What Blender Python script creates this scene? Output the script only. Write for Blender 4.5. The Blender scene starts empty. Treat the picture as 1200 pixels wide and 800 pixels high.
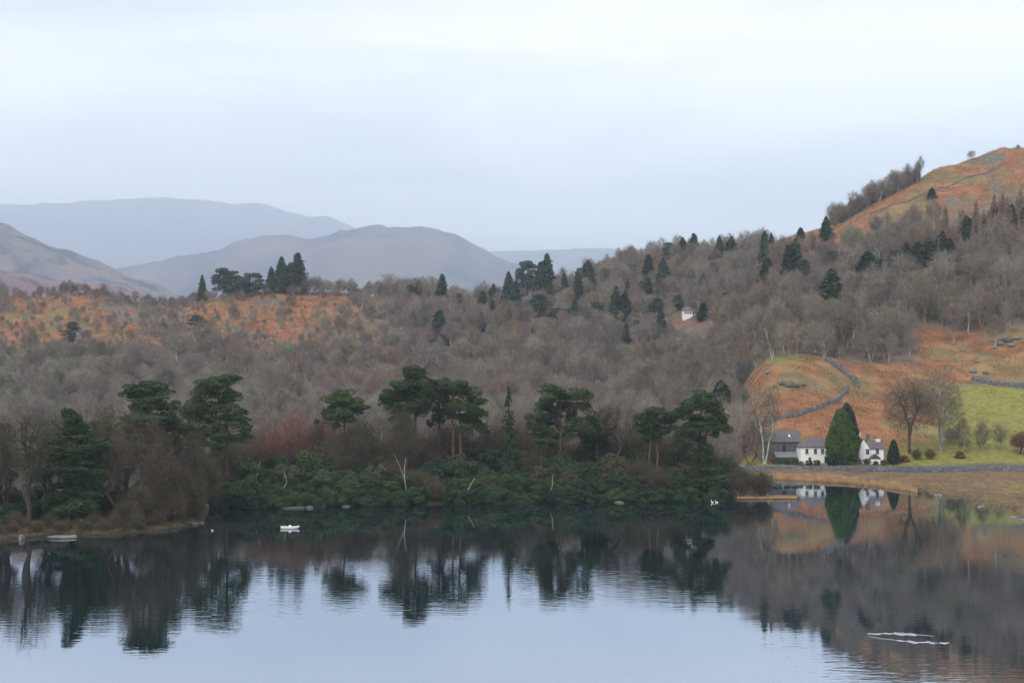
import bpy, math, random
import numpy as np
from math import radians, sin, cos, pi

# ------------------------------------------------------------------ camera, sky, sun, exposure
F, H, YH = 1667.0, 29.25, 451.0            # focal length in px of a 1200 px wide frame, eye height, horizon row
scene = bpy.context.scene
COL = scene.collection
cam_data = bpy.data.cameras.new('camera')
cam_data.sensor_width = 36.0
cam_data.lens = 36.0 * F / 1200.0
cam_data.shift_y = (YH - 400.0) / 1200.0
cam_data.clip_start = 1.0
cam_data.clip_end = 80000.0
cam = bpy.data.objects.new('camera', cam_data)
cam.location = (0, 0, H)
cam.rotation_euler = (radians(90), 0, 0)
COL.objects.link(cam)
scene.camera = cam

SUN_EL, SUN_AZ = 48.0, -35.0
world = bpy.data.worlds.new('World')
scene.world = world
world.use_nodes = True
nt = world.node_tree
nt.nodes.clear()
def wn(t, **k):
    n = nt.nodes.new(t)
    for a, b in k.items(): setattr(n, a, b)
    return n
w_out = wn('ShaderNodeOutputWorld'); w_bg = wn('ShaderNodeBackground'); w_bg.inputs['Strength'].default_value = 0.1
sky = wn('ShaderNodeTexSky', sky_type='NISHITA'); sky.sun_disc = False
sky.sun_elevation = radians(SUN_EL); sky.sun_rotation = radians(180 - SUN_AZ)
tc = wn('ShaderNodeTexCoord')
mp = wn('ShaderNodeMapping'); mp.inputs['Scale'].default_value = (1.6, 1.6, 9.0); mp.inputs['Location'].default_value = (0.4, 0.2, 0.35)
nz = wn('ShaderNodeTexNoise'); nz.inputs['Scale'].default_value = 1.25; nz.inputs['Detail'].default_value = 5; nz.inputs['Roughness'].default_value = 0.5
nz.inputs['Distortion'].default_value = 0.35
ramp = wn('ShaderNodeValToRGB')
e = ramp.color_ramp.elements
e[0].position = 0.36; e[0].color = (7.1, 7.8, 8.6, 1)
e[1].position = 0.60; e[1].color = (13.4, 13.5, 13.6, 1)
sep = wn('ShaderNodeSeparateXYZ')
hz = wn('ShaderNodeMapRange'); hz.inputs['From Min'].default_value = 0.10; hz.inputs['From Max'].default_value = 0.30
ovh = wn('ShaderNodeMix', data_type='RGBA', blend_type='MULTIPLY'); ovh.inputs[7].default_value = (0.99, 0.935, 0.885, 1)
mixs = wn('ShaderNodeMix', data_type='RGBA'); mixs.inputs[0].default_value = 0.94
L = nt.links.new
L(tc.outputs['Generated'], mp.inputs['Vector']); L(mp.outputs[0], nz.inputs['Vector']); L(nz.outputs['Fac'], ramp.inputs[0])
L(tc.outputs['Generated'], sep.inputs[0]); L(sep.outputs['Z'], hz.inputs['Value']); L(hz.outputs[0], ovh.inputs[0])
L(ramp.outputs[0], ovh.inputs[6]); L(sky.outputs[0], mixs.inputs[6]); L(ovh.outputs[2], mixs.inputs[7])
L(mixs.outputs[2], w_bg.inputs[0]); L(w_bg.outputs[0], w_out.inputs[0])

sun_d = bpy.data.lights.new('sun', 'SUN')
sun_d.energy = 1.3; sun_d.angle = radians(14); sun_d.color = (1.0, 0.96, 0.9)
sun = bpy.data.objects.new('sun', sun_d); COL.objects.link(sun)
sun.rotation_euler = (radians(90 - SUN_EL), 0, radians(SUN_AZ))
sun.location = (0, 0, 500)

scene.view_settings.view_transform = 'Standard'
scene.view_settings.look = 'None'
scene.view_settings.exposure = 0.5
scene.view_settings.gamma = 1.0
scene.view_settings.use_curve_mapping = False
scene.render.engine = 'CYCLES'
cy = scene.cycles
cy.max_bounces = 5; cy.diffuse_bounces = 2; cy.glossy_bounces = 3; cy.transmission_bounces = 2; cy.volume_bounces = 3
cy.transparent_max_bounces = 6
cy.caustics_reflective = False; cy.caustics_refractive = False
cy.use_denoising = True
cy.sample_clamp_indirect = 4.0

HAZE_DENSITY = 0.00009

# ------------------------------------------------------------------ helpers
rng = np.random.default_rng(7)
random.seed(7)

def X(px, d): return (px - 600.0) / F * d
def Z(py, d): return H - (py - YH) / F * d

_perm = np.random.default_rng(3).permutation(256)
def vnoise(x, y, s=0):
    x = np.asarray(x, float) + s * 17.31; y = np.asarray(y, float) + s * 9.77
    xi = np.floor(x).astype(int); yi = np.floor(y).astype(int)
    fx = x - xi; fy = y - yi
    fx = fx * fx * (3 - 2 * fx); fy = fy * fy * (3 - 2 * fy)
    def h(a, b): return _perm[(_perm[a & 255] + b) & 255] / 255.0
    a = h(xi, yi) * (1 - fx) + h(xi + 1, yi) * fx
    b = h(xi, yi + 1) * (1 - fx) + h(xi + 1, yi + 1) * fx
    return a * (1 - fy) + b * fy
def fbm(x, y, s=0, o=4):
    v = 0; a = 0.5; t = 0
    for i in range(o):
        v = v + a * vnoise(x * 2**i, y * 2**i, s + i * 3); t += a; a *= 0.5
    return v / t
def sstep(a, b, v):
    t = np.clip((v - a) / (b - a), 0, 1); return t * t * (3 - 2 * t)

def tag(o, label=None, cat=None, group=None, kind=None):
    if label: o['label'] = label
    if cat: o['category'] = cat
    if group: o['group'] = group
    if kind: o['kind'] = kind
    return o
def link(name, data, mat=None, parent=None):
    if mat is not None and data is not None:
        data.materials.append(mat)
    o = bpy.data.objects.new(name, data); COL.objects.link(o)
    if parent: o.parent = parent
    return o
def empty(name, loc, rz=0.0):
    o = bpy.data.objects.new(name, None); o.location = loc; o.rotation_euler = (0, 0, rz)
    o.empty_display_size = 0.5; COL.objects.link(o); return o

def mesh_np(name, verts, faces_list):
    """faces_list: list of (n,k) int arrays, one per polygon size"""
    me = bpy.data.meshes.new(name)
    verts = np.asarray(verts, np.float32)
    me.vertices.add(len(verts)); me.vertices.foreach_set('co', verts.ravel())
    idx = np.concatenate([f.ravel() for f in faces_list]).astype(np.int32)
    tot = np.concatenate([np.full(len(f), f.shape[1]) for f in faces_list]).astype(np.int32)
    st = np.concatenate([[0], np.cumsum(tot)[:-1]]).astype(np.int32)
    me.loops.add(len(idx)); me.loops.foreach_set('vertex_index', idx)
    me.polygons.add(len(tot)); me.polygons.foreach_set('loop_start', st); me.polygons.foreach_set('loop_total', tot)
    me.update(calc_edges=True)
    return me

class MB:
    def __init__(s): s.v = []; s.f = []
    def poly(s, pts):
        n = len(s.v); s.v += [tuple(p) for p in pts]; s.f.append(tuple(range(n, n + len(pts))))
    def box(s, x0, x1, y0, y1, z0, z1):
        n = len(s.v)
        s.v += [(x0,y0,z0),(x1,y0,z0),(x1,y1,z0),(x0,y1,z0),(x0,y0,z1),(x1,y0,z1),(x1,y1,z1),(x0,y1,z1)]
        s.f += [tuple(n+i for i in q) for q in ((0,3,2,1),(4,5,6,7),(0,1,5,4),(1,2,6,5),(2,3,7,6),(3,0,4,7))]
    def solid(s, pts, faces):
        n = len(s.v); s.v += pts; s.f += [tuple(n+i for i in q) for q in faces]
    def build(s, name, mat, parent=None):
        me = bpy.data.meshes.new(name); me.from_pydata(s.v, [], s.f); me.update()
        return link(name, me, mat, parent)

# ------------------------------------------------------------------ materials
def new_mat(name):
    m = bpy.data.materials.new(name); m.use_nodes = True
    n = m.node_tree.nodes; b = n['Principled BSDF']
    return m, m.node_tree, b
def add(nt_, t, **k):
    n = nt_.nodes.new(t)
    for a, b in k.items(): setattr(n, a, b)
    return n
def simple_mat(name, c1, c2, scale=1.0, rough=0.8, bump=0.0, detail=4, coords='Object', sc=(1,1,1), spec=0.3):
    m, t, b = new_mat(name)
    co = add(t, 'ShaderNodeTexCoord'); mp_ = add(t, 'ShaderNodeMapping'); mp_.inputs['Scale'].default_value = sc
    no = add(t, 'ShaderNodeTexNoise'); no.inputs['Scale'].default_value = scale; no.inputs['Detail'].default_value = detail
    r = add(t, 'ShaderNodeValToRGB'); r.color_ramp.elements[0].position = 0.35; r.color_ramp.elements[1].position = 0.65
    r.color_ramp.elements[0].color = (*c1, 1); r.color_ramp.elements[1].color = (*c2, 1)
    l = t.links.new
    l(co.outputs[coords], mp_.inputs[0]); l(mp_.outputs[0], no.inputs['Vector']); l(no.outputs['Fac'], r.inputs[0]); l(r.outputs[0], b.inputs['Base Color'])
    b.inputs['Roughness'].default_value = rough
    b.inputs['Specular IOR Level'].default_value = spec
    if bump:
        bp = add(t, 'ShaderNodeBump'); bp.inputs['Strength'].default_value = 1; bp.inputs['Distance'].default_value = bump
        l(no.outputs['Fac'], bp.inputs['Height']); l(bp.outputs[0], b.inputs['Normal'])
    return m
def plant_mat(name, cols, rand=0.5, zone=0.5, zscale=0.012, leafvar=0.35, rough=0.75, spec=0.25, transl=0.0):
    """colour differs tree by tree (random + slow change over the hillside) and from clump to clump"""
    m, t, b = new_mat(name); l = t.links.new
    oi = add(t, 'ShaderNodeObjectInfo')
    zn = add(t, 'ShaderNodeTexNoise'); zn.inputs['Scale'].default_value = zscale; zn.inputs['Detail'].default_value = 2
    l(oi.outputs['Location'], zn.inputs['Vector'])
    mr = add(t, 'ShaderNodeMapRange'); mr.inputs['From Min'].default_value = 0.3; mr.inputs['From Max'].default_value = 0.7
    l(zn.outputs['Fac'], mr.inputs['Value'])
    m1 = add(t, 'ShaderNodeMath', operation='MULTIPLY'); m1.inputs[1].default_value = zone; l(mr.outputs[0], m1.inputs[0])
    m2 = add(t, 'ShaderNodeMath', operation='MULTIPLY_ADD'); m2.inputs[1].default_value = rand; l(oi.outputs['Random'], m2.inputs[0]); l(m1.outputs[0], m2.inputs[2])
    r = add(t, 'ShaderNodeValToRGB'); r.color_ramp.elements.remove(r.color_ramp.elements[1])
    for i, c in enumerate(cols):
        el = r.color_ramp.elements[0] if i == 0 else r.color_ramp.elements.new(i / max(1, len(cols) - 1))
        el.position = i / max(1, len(cols) - 1); el.color = (*c, 1)
    l(m2.outputs[0], r.inputs[0])
    co = add(t, 'ShaderNodeTexCoord'); cn = add(t, 'ShaderNodeTexNoise'); cn.inputs['Scale'].default_value = 0.45; cn.inputs['Detail'].default_value = 3
    l(co.outputs['Object'], cn.inputs['Vector'])
    cm = add(t, 'ShaderNodeMapRange'); cm.inputs['From Min'].default_value = 0.3; cm.inputs['From Max'].default_value = 0.7
    cm.inputs['To Min'].default_value = 1 - leafvar; cm.inputs['To Max'].default_value = 1 + leafvar
    l(cn.outputs['Fac'], cm.inputs['Value'])
    hs = add(t, 'ShaderNodeHueSaturation'); l(r.outputs[0], hs.inputs['Color']); l(cm.outputs[0], hs.inputs['Value'])
    l(hs.outputs[0], b.inputs['Base Color'])
    b.inputs['Roughness'].default_value = rough; b.inputs['Specular IOR Level'].default_value = spec
    if transl:
        tr = add(t, 'ShaderNodeBsdfTranslucent'); l(hs.outputs[0], tr.inputs['Color'])
        ms = add(t, 'ShaderNodeMixShader'); ms.inputs[0].default_value = transl
        out = [n for n in t.nodes if n.type == 'OUTPUT_MATERIAL'][0]
        l(b.outputs[0], ms.inputs[1]); l(tr.outputs[0], ms.inputs[2]); l(ms.outputs[0], out.inputs['Surface'])
    return m

M = {}
M['twig_hill'] = plant_mat('hillside bare twigs', [(.20,.20,.12), (.36,.34,.25), (.16,.14,.11), (.34,.29,.25), (.28,.21,.205), (.40,.36,.29), (.31,.20,.13), (.26,.26,.17)], rand=.62, zone=.38, leafvar=.3, transl=.35)
M['twig_olive'] = plant_mat('lichened twigs', [(.17,.155,.09), (.15,.13,.095), (.19,.15,.11)], rand=.6, zone=.4, transl=.3)
M['twig_dark'] = plant_mat('dark twigs', [(.075,.066,.042), (.12,.092,.062), (.095,.086,.042)], rand=1, zone=0, transl=.3)
M['twig_red'] = plant_mat('reddish twigs', [(.17,.09,.07), (.22,.11,.08)], rand=1, zone=0, transl=.3)
M['twig_larch'] = plant_mat('larch twigs', [(.30,.20,.125), (.24,.165,.115)], rand=1, zone=0)
M['bark_hill'] = plant_mat('hillside bark', [(.18,.16,.13), (.42,.40,.36)], rand=1, zone=0)
M['bark_dark'] = plant_mat('dark bark', [(.045,.038,.032), (.07,.055,.045)], rand=1, zone=0)
M['bark_pine'] = plant_mat('pine bark', [(.07,.048,.036), (.105,.065,.048)], rand=1, zone=0)
M['bark_birch'] = simple_mat('birch bark', (.20,.19,.17), (.38,.36,.33), 3.0)
M['needle'] = plant_mat('pine needles', [(.028,.056,.018), (.044,.074,.019), (.024,.050,.022)], rand=1, zone=0, leafvar=.45, transl=.15)
M['needle_far'] = plant_mat('far conifer needles', [(.028,.058,.042), (.038,.065,.038), (.045,.068,.032)], rand=1, zone=0, transl=.1)
M['cypress'] = plant_mat('cypress foliage', [(.055,.098,.018), (.055,.098,.018)], rand=1, zone=0, leafvar=.45, transl=.1)
M['cypress_dark'] = plant_mat('dark cypress foliage', [(.016,.038,.022), (.016,.038,.022)], rand=1, zone=0, transl=.1)
M['rhodo'] = plant_mat('rhododendron leaves', [(.017,.038,.017), (.026,.054,.021), (.044,.072,.021), (.018,.038,.021)], rand=1, zone=0, leafvar=.5, rough=.6, spec=.2, transl=.15)
M['olive_leaf'] = plant_mat('olive scrub leaves', [(.062,.066,.026), (.075,.065,.035), (.055,.058,.03)], rand=1, zone=0, transl=.15)
M['hedge'] = plant_mat('garden hedge leaves', [(.02,.045,.02), (.035,.065,.022)], rand=1, zone=0)
M['russet'] = plant_mat('russet shrub leaves', [(.20,.075,.03), (.16,.07,.04)], rand=1, zone=0)
M['reed'] = plant_mat('dry reeds', [(.40,.26,.13), (.40,.26,.13)], rand=0, zone=0, leafvar=.35)
M['slate'] = simple_mat('slate roof', (.075,.068,.078), (.13,.115,.125), 1.2, rough=.6, sc=(1,1,3))
M['whitewash'] = simple_mat('whitewashed wall', (.78,.79,.79), (.86,.86,.85), .6, rough=.9)
M['barnstone'] = simple_mat('barn stone', (.10,.095,.095), (.19,.18,.175), 1.6, rough=.9, bump=.05)
M['dark_glass'] = simple_mat('dark window pane', (.01,.013,.018), (.018,.02,.025), 1, rough=.08, spec=.5)
M['paint_grey'] = simple_mat('grey painted frame', (.30,.31,.32), (.34,.35,.36), 2)
M['paint_white'] = simple_mat('white paint', (.74,.75,.76), (.80,.80,.80), 2, rough=.5)
M['door'] = simple_mat('dark door', (.03,.035,.04), (.045,.05,.055), 2)
M['pale_ripple'] = simple_mat('wet foam', (.24,.27,.31), (.38,.41,.45), 2, rough=.12, spec=.5)  # pale glossy blue-grey of the two ripple streaks
M['rock'] = simple_mat('shore rock', (.085,.08,.075), (.20,.19,.17), 1.1, rough=.85, bump=.12, detail=6)
M['crag'] = simple_mat('mossy crag', (.075,.078,.06), (.17,.165,.15), .35, rough=.9, bump=.5, detail=7)
M['bill'] = simple_mat('bill', (.5,.2,.03), (.5,.2,.03), 2)

def stone_mat():
    m, t, b = new_mat('dry stone'); l = t.links.new
    co = add(t, 'ShaderNodeTexCoord'); mp_ = add(t, 'ShaderNodeMapping'); mp_.inputs['Scale'].default_value = (1, 1, 2.2)
    vo = add(t, 'ShaderNodeTexVoronoi'); vo.inputs['Scale'].default_value = 1.7
    l(co.outputs['Object'], mp_.inputs[0]); l(mp_.outputs[0], vo.inputs['Vector'])
    r = add(t, 'ShaderNodeValToRGB'); e_ = r.color_ramp.elements
    e_[0].position = .1; e_[0].color = (.038,.044,.052,1); e_[1].position = .9; e_[1].color = (.105,.11,.118,1)
    x = e_.new(.97); x.color = (.20,.20,.20,1)
    se = add(t, 'ShaderNodeSeparateColor'); l(vo.outputs['Color'], se.inputs[0]); l(se.outputs[0], r.inputs[0]); l(r.outputs[0], b.inputs['Base Color'])
    bp = add(t, 'ShaderNodeBump'); bp.inputs['Distance'].default_value = .12; bp.invert = True
    l(vo.outputs['Distance'], bp.inputs['Height']); l(bp.outputs[0], b.inputs['Normal'])
    b.inputs['Roughness'].default_value = .85
    return m
M['stone'] = stone_mat()

def ground_mat():
    m, t, b = new_mat('land cover'); l = t.links.new
    at = add(t, 'ShaderNodeAttribute'); at.attribute_name = 'cover'
    se = add(t, 'ShaderNodeSeparateColor'); l(at.outputs['Color'], se.inputs[0])
    co = add(t, 'ShaderNodeTexCoord')
    def noise(s, d=5):
        n = add(t, 'ShaderNodeTexNoise'); n.inputs['Scale'].default_value = s; n.inputs['Detail'].default_value = d; n.inputs['Roughness'].default_value = .6
        l(co.outputs['Object'], n.inputs['Vector']); return n.outputs['Fac']
    def ramp_(src, stops):
        r = add(t, 'ShaderNodeValToRGB'); el = r.color_ramp.elements
        el[0].position, el[0].color = stops[0][0], (*stops[0][1], 1); el[1].position, el[1].color = stops[-1][0], (*stops[-1][1], 1)
        for p_, c_ in stops[1:-1]:
            q = el.new(p_); q.color = (*c_, 1)
        l(src, r.inputs[0]); return r.outputs[0]
    n1 = noise(.11); n2 = noise(.5); n3 = noise(.035)
    floor = ramp_(n1, [(.35, (.085,.068,.055)), (.65, (.15,.12,.095))])
    brack = ramp_(n1, [(.30, (.11,.07,.045)), (.45, (.20,.092,.05)), (.6, (.29,.13,.062)), (.72, (.26,.18,.10))])
    grass = ramp_(n2, [(.35, (.12,.12,.03)), (.52, (.20,.195,.048)), (.7, (.23,.20,.07))])
    rock = ramp_(n2, [(.35, (.07,.07,.06)), (.55, (.13,.13,.105)), (.75, (.24,.23,.22))])
    tus = ramp_(n1, [(.35, (.13,.12,.055)), (.65, (.22,.17,.08))])
    def mix(a, b_, fac):
        x = add(t, 'ShaderNodeMix', data_type='RGBA'); l(fac, x.inputs[0]); l(a, x.inputs[6]); l(b_, x.inputs[7]); return x.outputs[2]
    # tussocky olive patches inside the bracken
    tm = add(t, 'ShaderNodeMapRange'); tm.inputs['From Min'].default_value = .50; tm.inputs['From Max'].default_value = .60; l(n3, tm.inputs['Value'])
    tf = add(t, 'ShaderNodeMath', operation='MULTIPLY'); tf.inputs[1].default_value = .85; l(tm.outputs[0], tf.inputs[0])
    bk = mix(brack, tus, tf.outputs[0])
    c = mix(floor, bk, se.outputs[0]); c = mix(c, grass, se.outputs[1]); c = mix(c, rock, se.outputs[2])
    # soaked ground just above the waterline is darker
    sz = add(t, 'ShaderNodeSeparateXYZ'); l(co.outputs['Object'], sz.inputs[0])
    wt = add(t, 'ShaderNodeMapRange'); wt.inputs['From Min'].default_value = .15; wt.inputs['From Max'].default_value = .75
    wt.inputs['To Min'].default_value = .28; wt.inputs['To Max'].default_value = 1; l(sz.outputs['Z'], wt.inputs['Value'])
    hw_ = add(t, 'ShaderNodeHueSaturation'); l(wt.outputs[0], hw_.inputs['Value']); l(c, hw_.inputs['Color']); c = hw_.outputs[0]
    l(c, b.inputs['Base Color'])
    b.inputs['Roughness'].default_value = .95; b.inputs['Specular IOR Level'].default_value = .15
    bp = add(t, 'ShaderNodeBump'); bp.inputs['Distance'].default_value = 1.0; l(n2, bp.inputs['Height']); l(bp.outputs[0], b.inputs['Normal'])
    return m
M['ground'] = ground_mat()

def mountain_mat(name, ca, cb, cc, s):
    m, t, b = new_mat(name); l = t.links.new
    co = add(t, 'ShaderNodeTexCoord'); n = add(t, 'ShaderNodeTexNoise'); n.inputs['Scale'].default_value = s; n.inputs['Detail'].default_value = 7; n.inputs['Roughness'].default_value = .62
    l(co.outputs['Object'], n.inputs['Vector'])
    r = add(t, 'ShaderNodeValToRGB'); el = r.color_ramp.elements
    el[0].position = .42; el[0].color = (*ca, 1); el[1].position = .60; el[1].color = (*cc, 1); q = el.new(.5); q.color = (*cb, 1)
    l(n.outputs['Fac'], r.inputs[0]); l(r.outputs[0], b.inputs['Base Color']); b.inputs['Roughness'].default_value = 1; b.inputs['Specular IOR Level'].default_value = .1
    return m

def water_mat():
    m, t, b = new_mat('lake water'); l = t.links.new
    t.nodes.remove(b)
    out = [n for n in t.nodes if n.type == 'OUTPUT_MATERIAL'][0]
    co = add(t, 'ShaderNodeTexCoord')
    def noise(sx, sy, d, rot=0, dist=0):
        mp_ = add(t, 'ShaderNodeMapping'); mp_.inputs['Scale'].default_value = (sx, sy, 1); mp_.inputs['Rotation'].default_value = (0, 0, rot)
        n = add(t, 'ShaderNodeTexNoise'); n.inputs['Scale'].default_value = 1; n.inputs['Detail'].default_value = d; n.inputs['Distortion'].default_value = dist
        l(co.outputs['Object'], mp_.inputs[0]); l(mp_.outputs[0], n.inputs['Vector']); return n.outputs['Fac']
    big = noise(.035, .12, 1, .1)
    rip = noise(.28, 1.0, 2, -.06)
    fine = noise(1.2, 3.2, 1, .1)
    # breeze patches: where the surface is ruffled more
    patch = noise(.007, .014, 2, .25, .4)
    pm = add(t, 'ShaderNodeMapRange'); pm.inputs['From Min'].default_value = .46; pm.inputs['From Max'].default_value = .60
    pm.inputs['To Min'].default_value = .35; pm.inputs['To Max'].default_value = 1.6; l(patch, pm.inputs['Value'])
    # near the open lake in the south there is a little more breeze
    sp = add(t, 'ShaderNodeSeparateXYZ'); l(co.outputs['Object'], sp.inputs[0])
    nr = add(t, 'ShaderNodeMapRange'); nr.inputs['From Min'].default_value = 300; nr.inputs['From Max'].default_value = 190
    nr.inputs['To Min'].default_value = .5; nr.inputs['To Max'].default_value = 1.3; l(sp.outputs['Y'], nr.inputs['Value'])
    am = add(t, 'ShaderNodeMath', operation='MULTIPLY'); l(pm.outputs[0], am.inputs[0]); l(nr.outputs[0], am.inputs[1])
    def mul(a, k):
        q = add(t, 'ShaderNodeMath', operation='MULTIPLY'); l(a, q.inputs[0]); q.inputs[1].default_value = k; return q.outputs[0]
    def plus(a, b_):
        q = add(t, 'ShaderNodeMath', operation='ADD'); l(a, q.inputs[0]); l(b_, q.inputs[1]); return q.outputs[0]
    rf = plus(mul(rip, .008), mul(fine, .0013))
    rm = add(t, 'ShaderNodeMath', operation='MULTIPLY'); l(rf, rm.inputs[0]); l(am.outputs[0], rm.inputs[1])
    hgt = plus(rm.outputs[0], mul(big, .008))
    bp = add(t, 'ShaderNodeBump'); bp.inputs['Strength'].default_value = 1; bp.inputs['Distance'].default_value = 1.0; l(hgt, bp.inputs['Height'])
    gl = add(t, 'ShaderNodeBsdfGlossy'); gl.inputs['Roughness'].default_value = .012; gl.inputs['Color'].default_value = (.80,.875,.97,1); l(bp.outputs[0], gl.inputs['Normal'])
    df = add(t, 'ShaderNodeBsdfDiffuse'); df.inputs['Color'].default_value = (.006,.013,.018,1)
    fr = add(t, 'ShaderNodeFresnel'); fr.inputs['IOR'].default_value = 1.33
    mr = add(t, 'ShaderNodeMapRange'); mr.inputs['To Min'].default_value = .52; mr.inputs['To Max'].default_value = 1; l(fr.outputs[0], mr.inputs['Value'])
    mx = add(t, 'ShaderNodeMixShader'); l(mr.outputs[0], mx.inputs[0]); l(df.outputs[0], mx.inputs[1]); l(gl.outputs[0], mx.inputs[2]); l(mx.outputs[0], out.inputs['Surface'])
    return m
M['water'] = water_mat()

# ------------------------------------------------------------------ terrain
# hillside profiles: column (px of the 1200 frame at which the radial line runs) -> (distance, row of the ground in the frame)
PROF = {
 -700: [(660,521),(780,470),(900,410),(1000,360)],
 -200: [(660,521),(780,470),(900,405),(1000,350)],
    0: [(660,521),(780,468),(900,402),(1000,341)],
  100: [(660,521),(780,460),(900,400),(1020,343)],
  180: [(660,521),(790,460),(910,402),(1030,358)],
  240: [(660,521),(790,462),(880,410),(1020,349)],
  300: [(660,521),(800,462),(930,402),(1040,345)],
  400: [(660,521),(800,465),(930,405),(1060,340)],
  500: [(660,521),(830,458),(950,402),(1080,352)],
  560: [(660,521),(830,460),(960,405),(1090,364)],
  600: [(660,521),(830,465),(960,405),(1110,352)],
  700: [(655,521),(780,470),(860,430),(970,384),(1150,320)],
  800: [(600,528),(740,470),(840,430),(950,368),(1150,298)],
  850: [(520,536),(600,505),(700,455),(840,400),(950,350),(1100,293)],
  890: [(480,541),(520,510),(570,440),(640,425),(760,372),(1000,290)],
  920: [(470,541),(515,505),(572,423),(640,420),(760,352),(960,276)],
  960: [(470,541),(515,503),(575,430),(640,418),(760,338),(930,262)],
 1000: [(470,541),(515,500),(560,466),(600,441),(660,415),(760,335),(885,247)],
 1050: [(470,541),(515,503),(565,470),(610,438),(670,395),(770,318),(885,220)],
 1100: [(468,541),(520,503),(580,462),(625,430),(680,385),(780,300),(905,193)],
 1150: [(466,541),(515,503),(580,462),(620,432),(660,402),(780,295),(915,182)],
 1200: [(466,541),(512,503),(575,462),(615,430),(655,400),(780,280),(925,176)],
 1300: [(466,541),(512,500),(575,458),(615,425),(780,270),(930,160)],
 1900: [(466,541),(512,500),(575,455),(615,420),(780,260),(930,130)],
}
SHORE = [(-700,645),(650,645),(700,640),(800,560),(850,480),(890,447),(940,437),(1000,424),(1050,402),(1100,375),(1150,340),(1200,308),(1300,270),(1900,150)]
DG = np.arange(120, 2205, 5.0)
keys = sorted(PROF)
cols = []
for k in keys:
    p = PROF[k]
    sh = np.interp(k, [a for a, b in SHORE], [b for a, b in SHORE])
    d = [100, sh - 14, sh - 1, sh + 6]; z = [-3.5, -3.0, -0.2, 0.5]
    f0 = p[0][0]
    if f0 - 12 > sh + 12:
        d.append(f0 - 14); z.append(0.9)
    for q in p:
        if q[0] > d[-1] + 4:
            d.append(q[0]); z.append(Z(q[1], q[0]))
    ds, zs = d[-1], z[-1]
    d += [ds + 60, ds + 300, ds + 700, 2300]; z += [zs - 3, zs * .7, -6, -8]
    cols.append(np.interp(DG, d, z))
cols = np.array(cols)
PG = np.arange(-700, 1901, 10.0)
ZT = np.array([np.interp(PG, keys, cols[:, j]) for j in range(len(DG))]).T     # [px, d]
ker = np.array([.25, .5, .25])
for _ in range(3):
    big = np.apply_along_axis(lambda a: np.convolve(np.pad(a, 1, 'edge'), ker, 'valid'), 0, ZT)
    ZT = np.where(DG[None, :] > 480, big, ZT)
for _ in range(2):
    big = np.apply_along_axis(lambda a: np.convolve(np.pad(a, 1, 'edge'), ker, 'valid'), 1, ZT)
    ZT = np.where(DG[None, :] > 480, big, ZT)

ISL_F = [(-700,275),(-60,266),(0,267),(60,275),(130,277),(200,287),(238,306),(246,345),(260,341),(300,339),(400,344),(500,349),(600,354),(700,356),(850,358),(860,361),(936,366),(940,372)]
ISL_B = [(-700,350),(0,350),(130,352),(200,350),(246,352),(262,380),(300,410),(500,425),(700,425),(800,410),(848,392),(858,376),(936,371),(940,368)]
def ground_z(x, y):
    x = np.asarray(x, float); y = np.asarray(y, float)
    d = np.clip(y, 121, 2199); px = np.clip(600 + x / d * F, -699, 1899)
    a = (px + 700) / 10.0; b = (d - 120) / 5.0
    i = np.clip(a.astype(int), 0, len(PG) - 2); j = np.clip(b.astype(int), 0, len(DG) - 2); fa = a - i; fb = b - j
    z = (ZT[i, j] * (1-fa) + ZT[i+1, j] * fa) * (1-fb) + (ZT[i, j+1] * (1-fa) + ZT[i+1, j+1] * fa) * fb
    w = sstep(2.5, 18, z)
    z = z + w * ((fbm(x/55, y/55, 1) - .5) * 9 + (fbm(x/17, y/17, 2) - .5) * 3.2)
    yard = sstep(455, 463, d)*sstep(505, 490, d)*sstep(880, 897, px)*sstep(1065, 1045, px)
    z = z*(1-yard) + 3.15*yard
    # crag at the top of the fell
    cx, cyy = X(1172, 925), 925.0
    z = z + 5.0 * np.exp(-(((x-cx)/20)**2 + ((y-cyy)/22)**2)) * (0.7 + .9*fbm(x/6, y/6, 4))
    z = z + sstep(-.3, .3, z) * (1-w) * (fbm(x/6, y/6, 5) - .5) * .6
    pj = px + (fbm(x/12, y/12, 8) - .5) * 10
    s = np.minimum(d - np.interp(pj, [q[0] for q in ISL_F], [q[1] for q in ISL_F]) + (fbm(x/7, y/7, 9)-.5)*5,
                   np.interp(pj, [q[0] for q in ISL_B], [q[1] for q in ISL_B]) - d)
    s = np.where(px > 940, -50, s)
    tongue = sstep(846, 862, px)
    hi = (3.0 * (1-tongue) + .35 * tongue) * np.where(px < 250, .45, 1)
    zi = np.where(s > 0, .12 + hi * (1 - np.exp(-np.maximum(s, 0) / 14)) + (fbm(x/5, y/5, 6)-.5)*.4*(1-tongue), np.maximum(s * .35, -3.4))
    return np.maximum(z, zi)
def gz(x, y): return float(ground_z(np.array([x]), np.array([y]))[0])
_dm = np.arange(452, 1300, 2.0)
def on_ground(px, py, dmin=452):
    """first ground point seen from the viewpoint in that direction"""
    z = ground_z((px-600)/F*_dm, _dm); r = YH + (H - z) / _dm * F
    ok = np.where((r <= py) & (_dm >= dmin))[0]
    d = float(_dm[ok[0]]) if len(ok) else float(_dm[np.argmin(np.where(_dm >= dmin, r, 9999))])
    return (px-600)/F*d, d
def row_of(x, y, z): return YH + (H - z) / y * F

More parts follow.
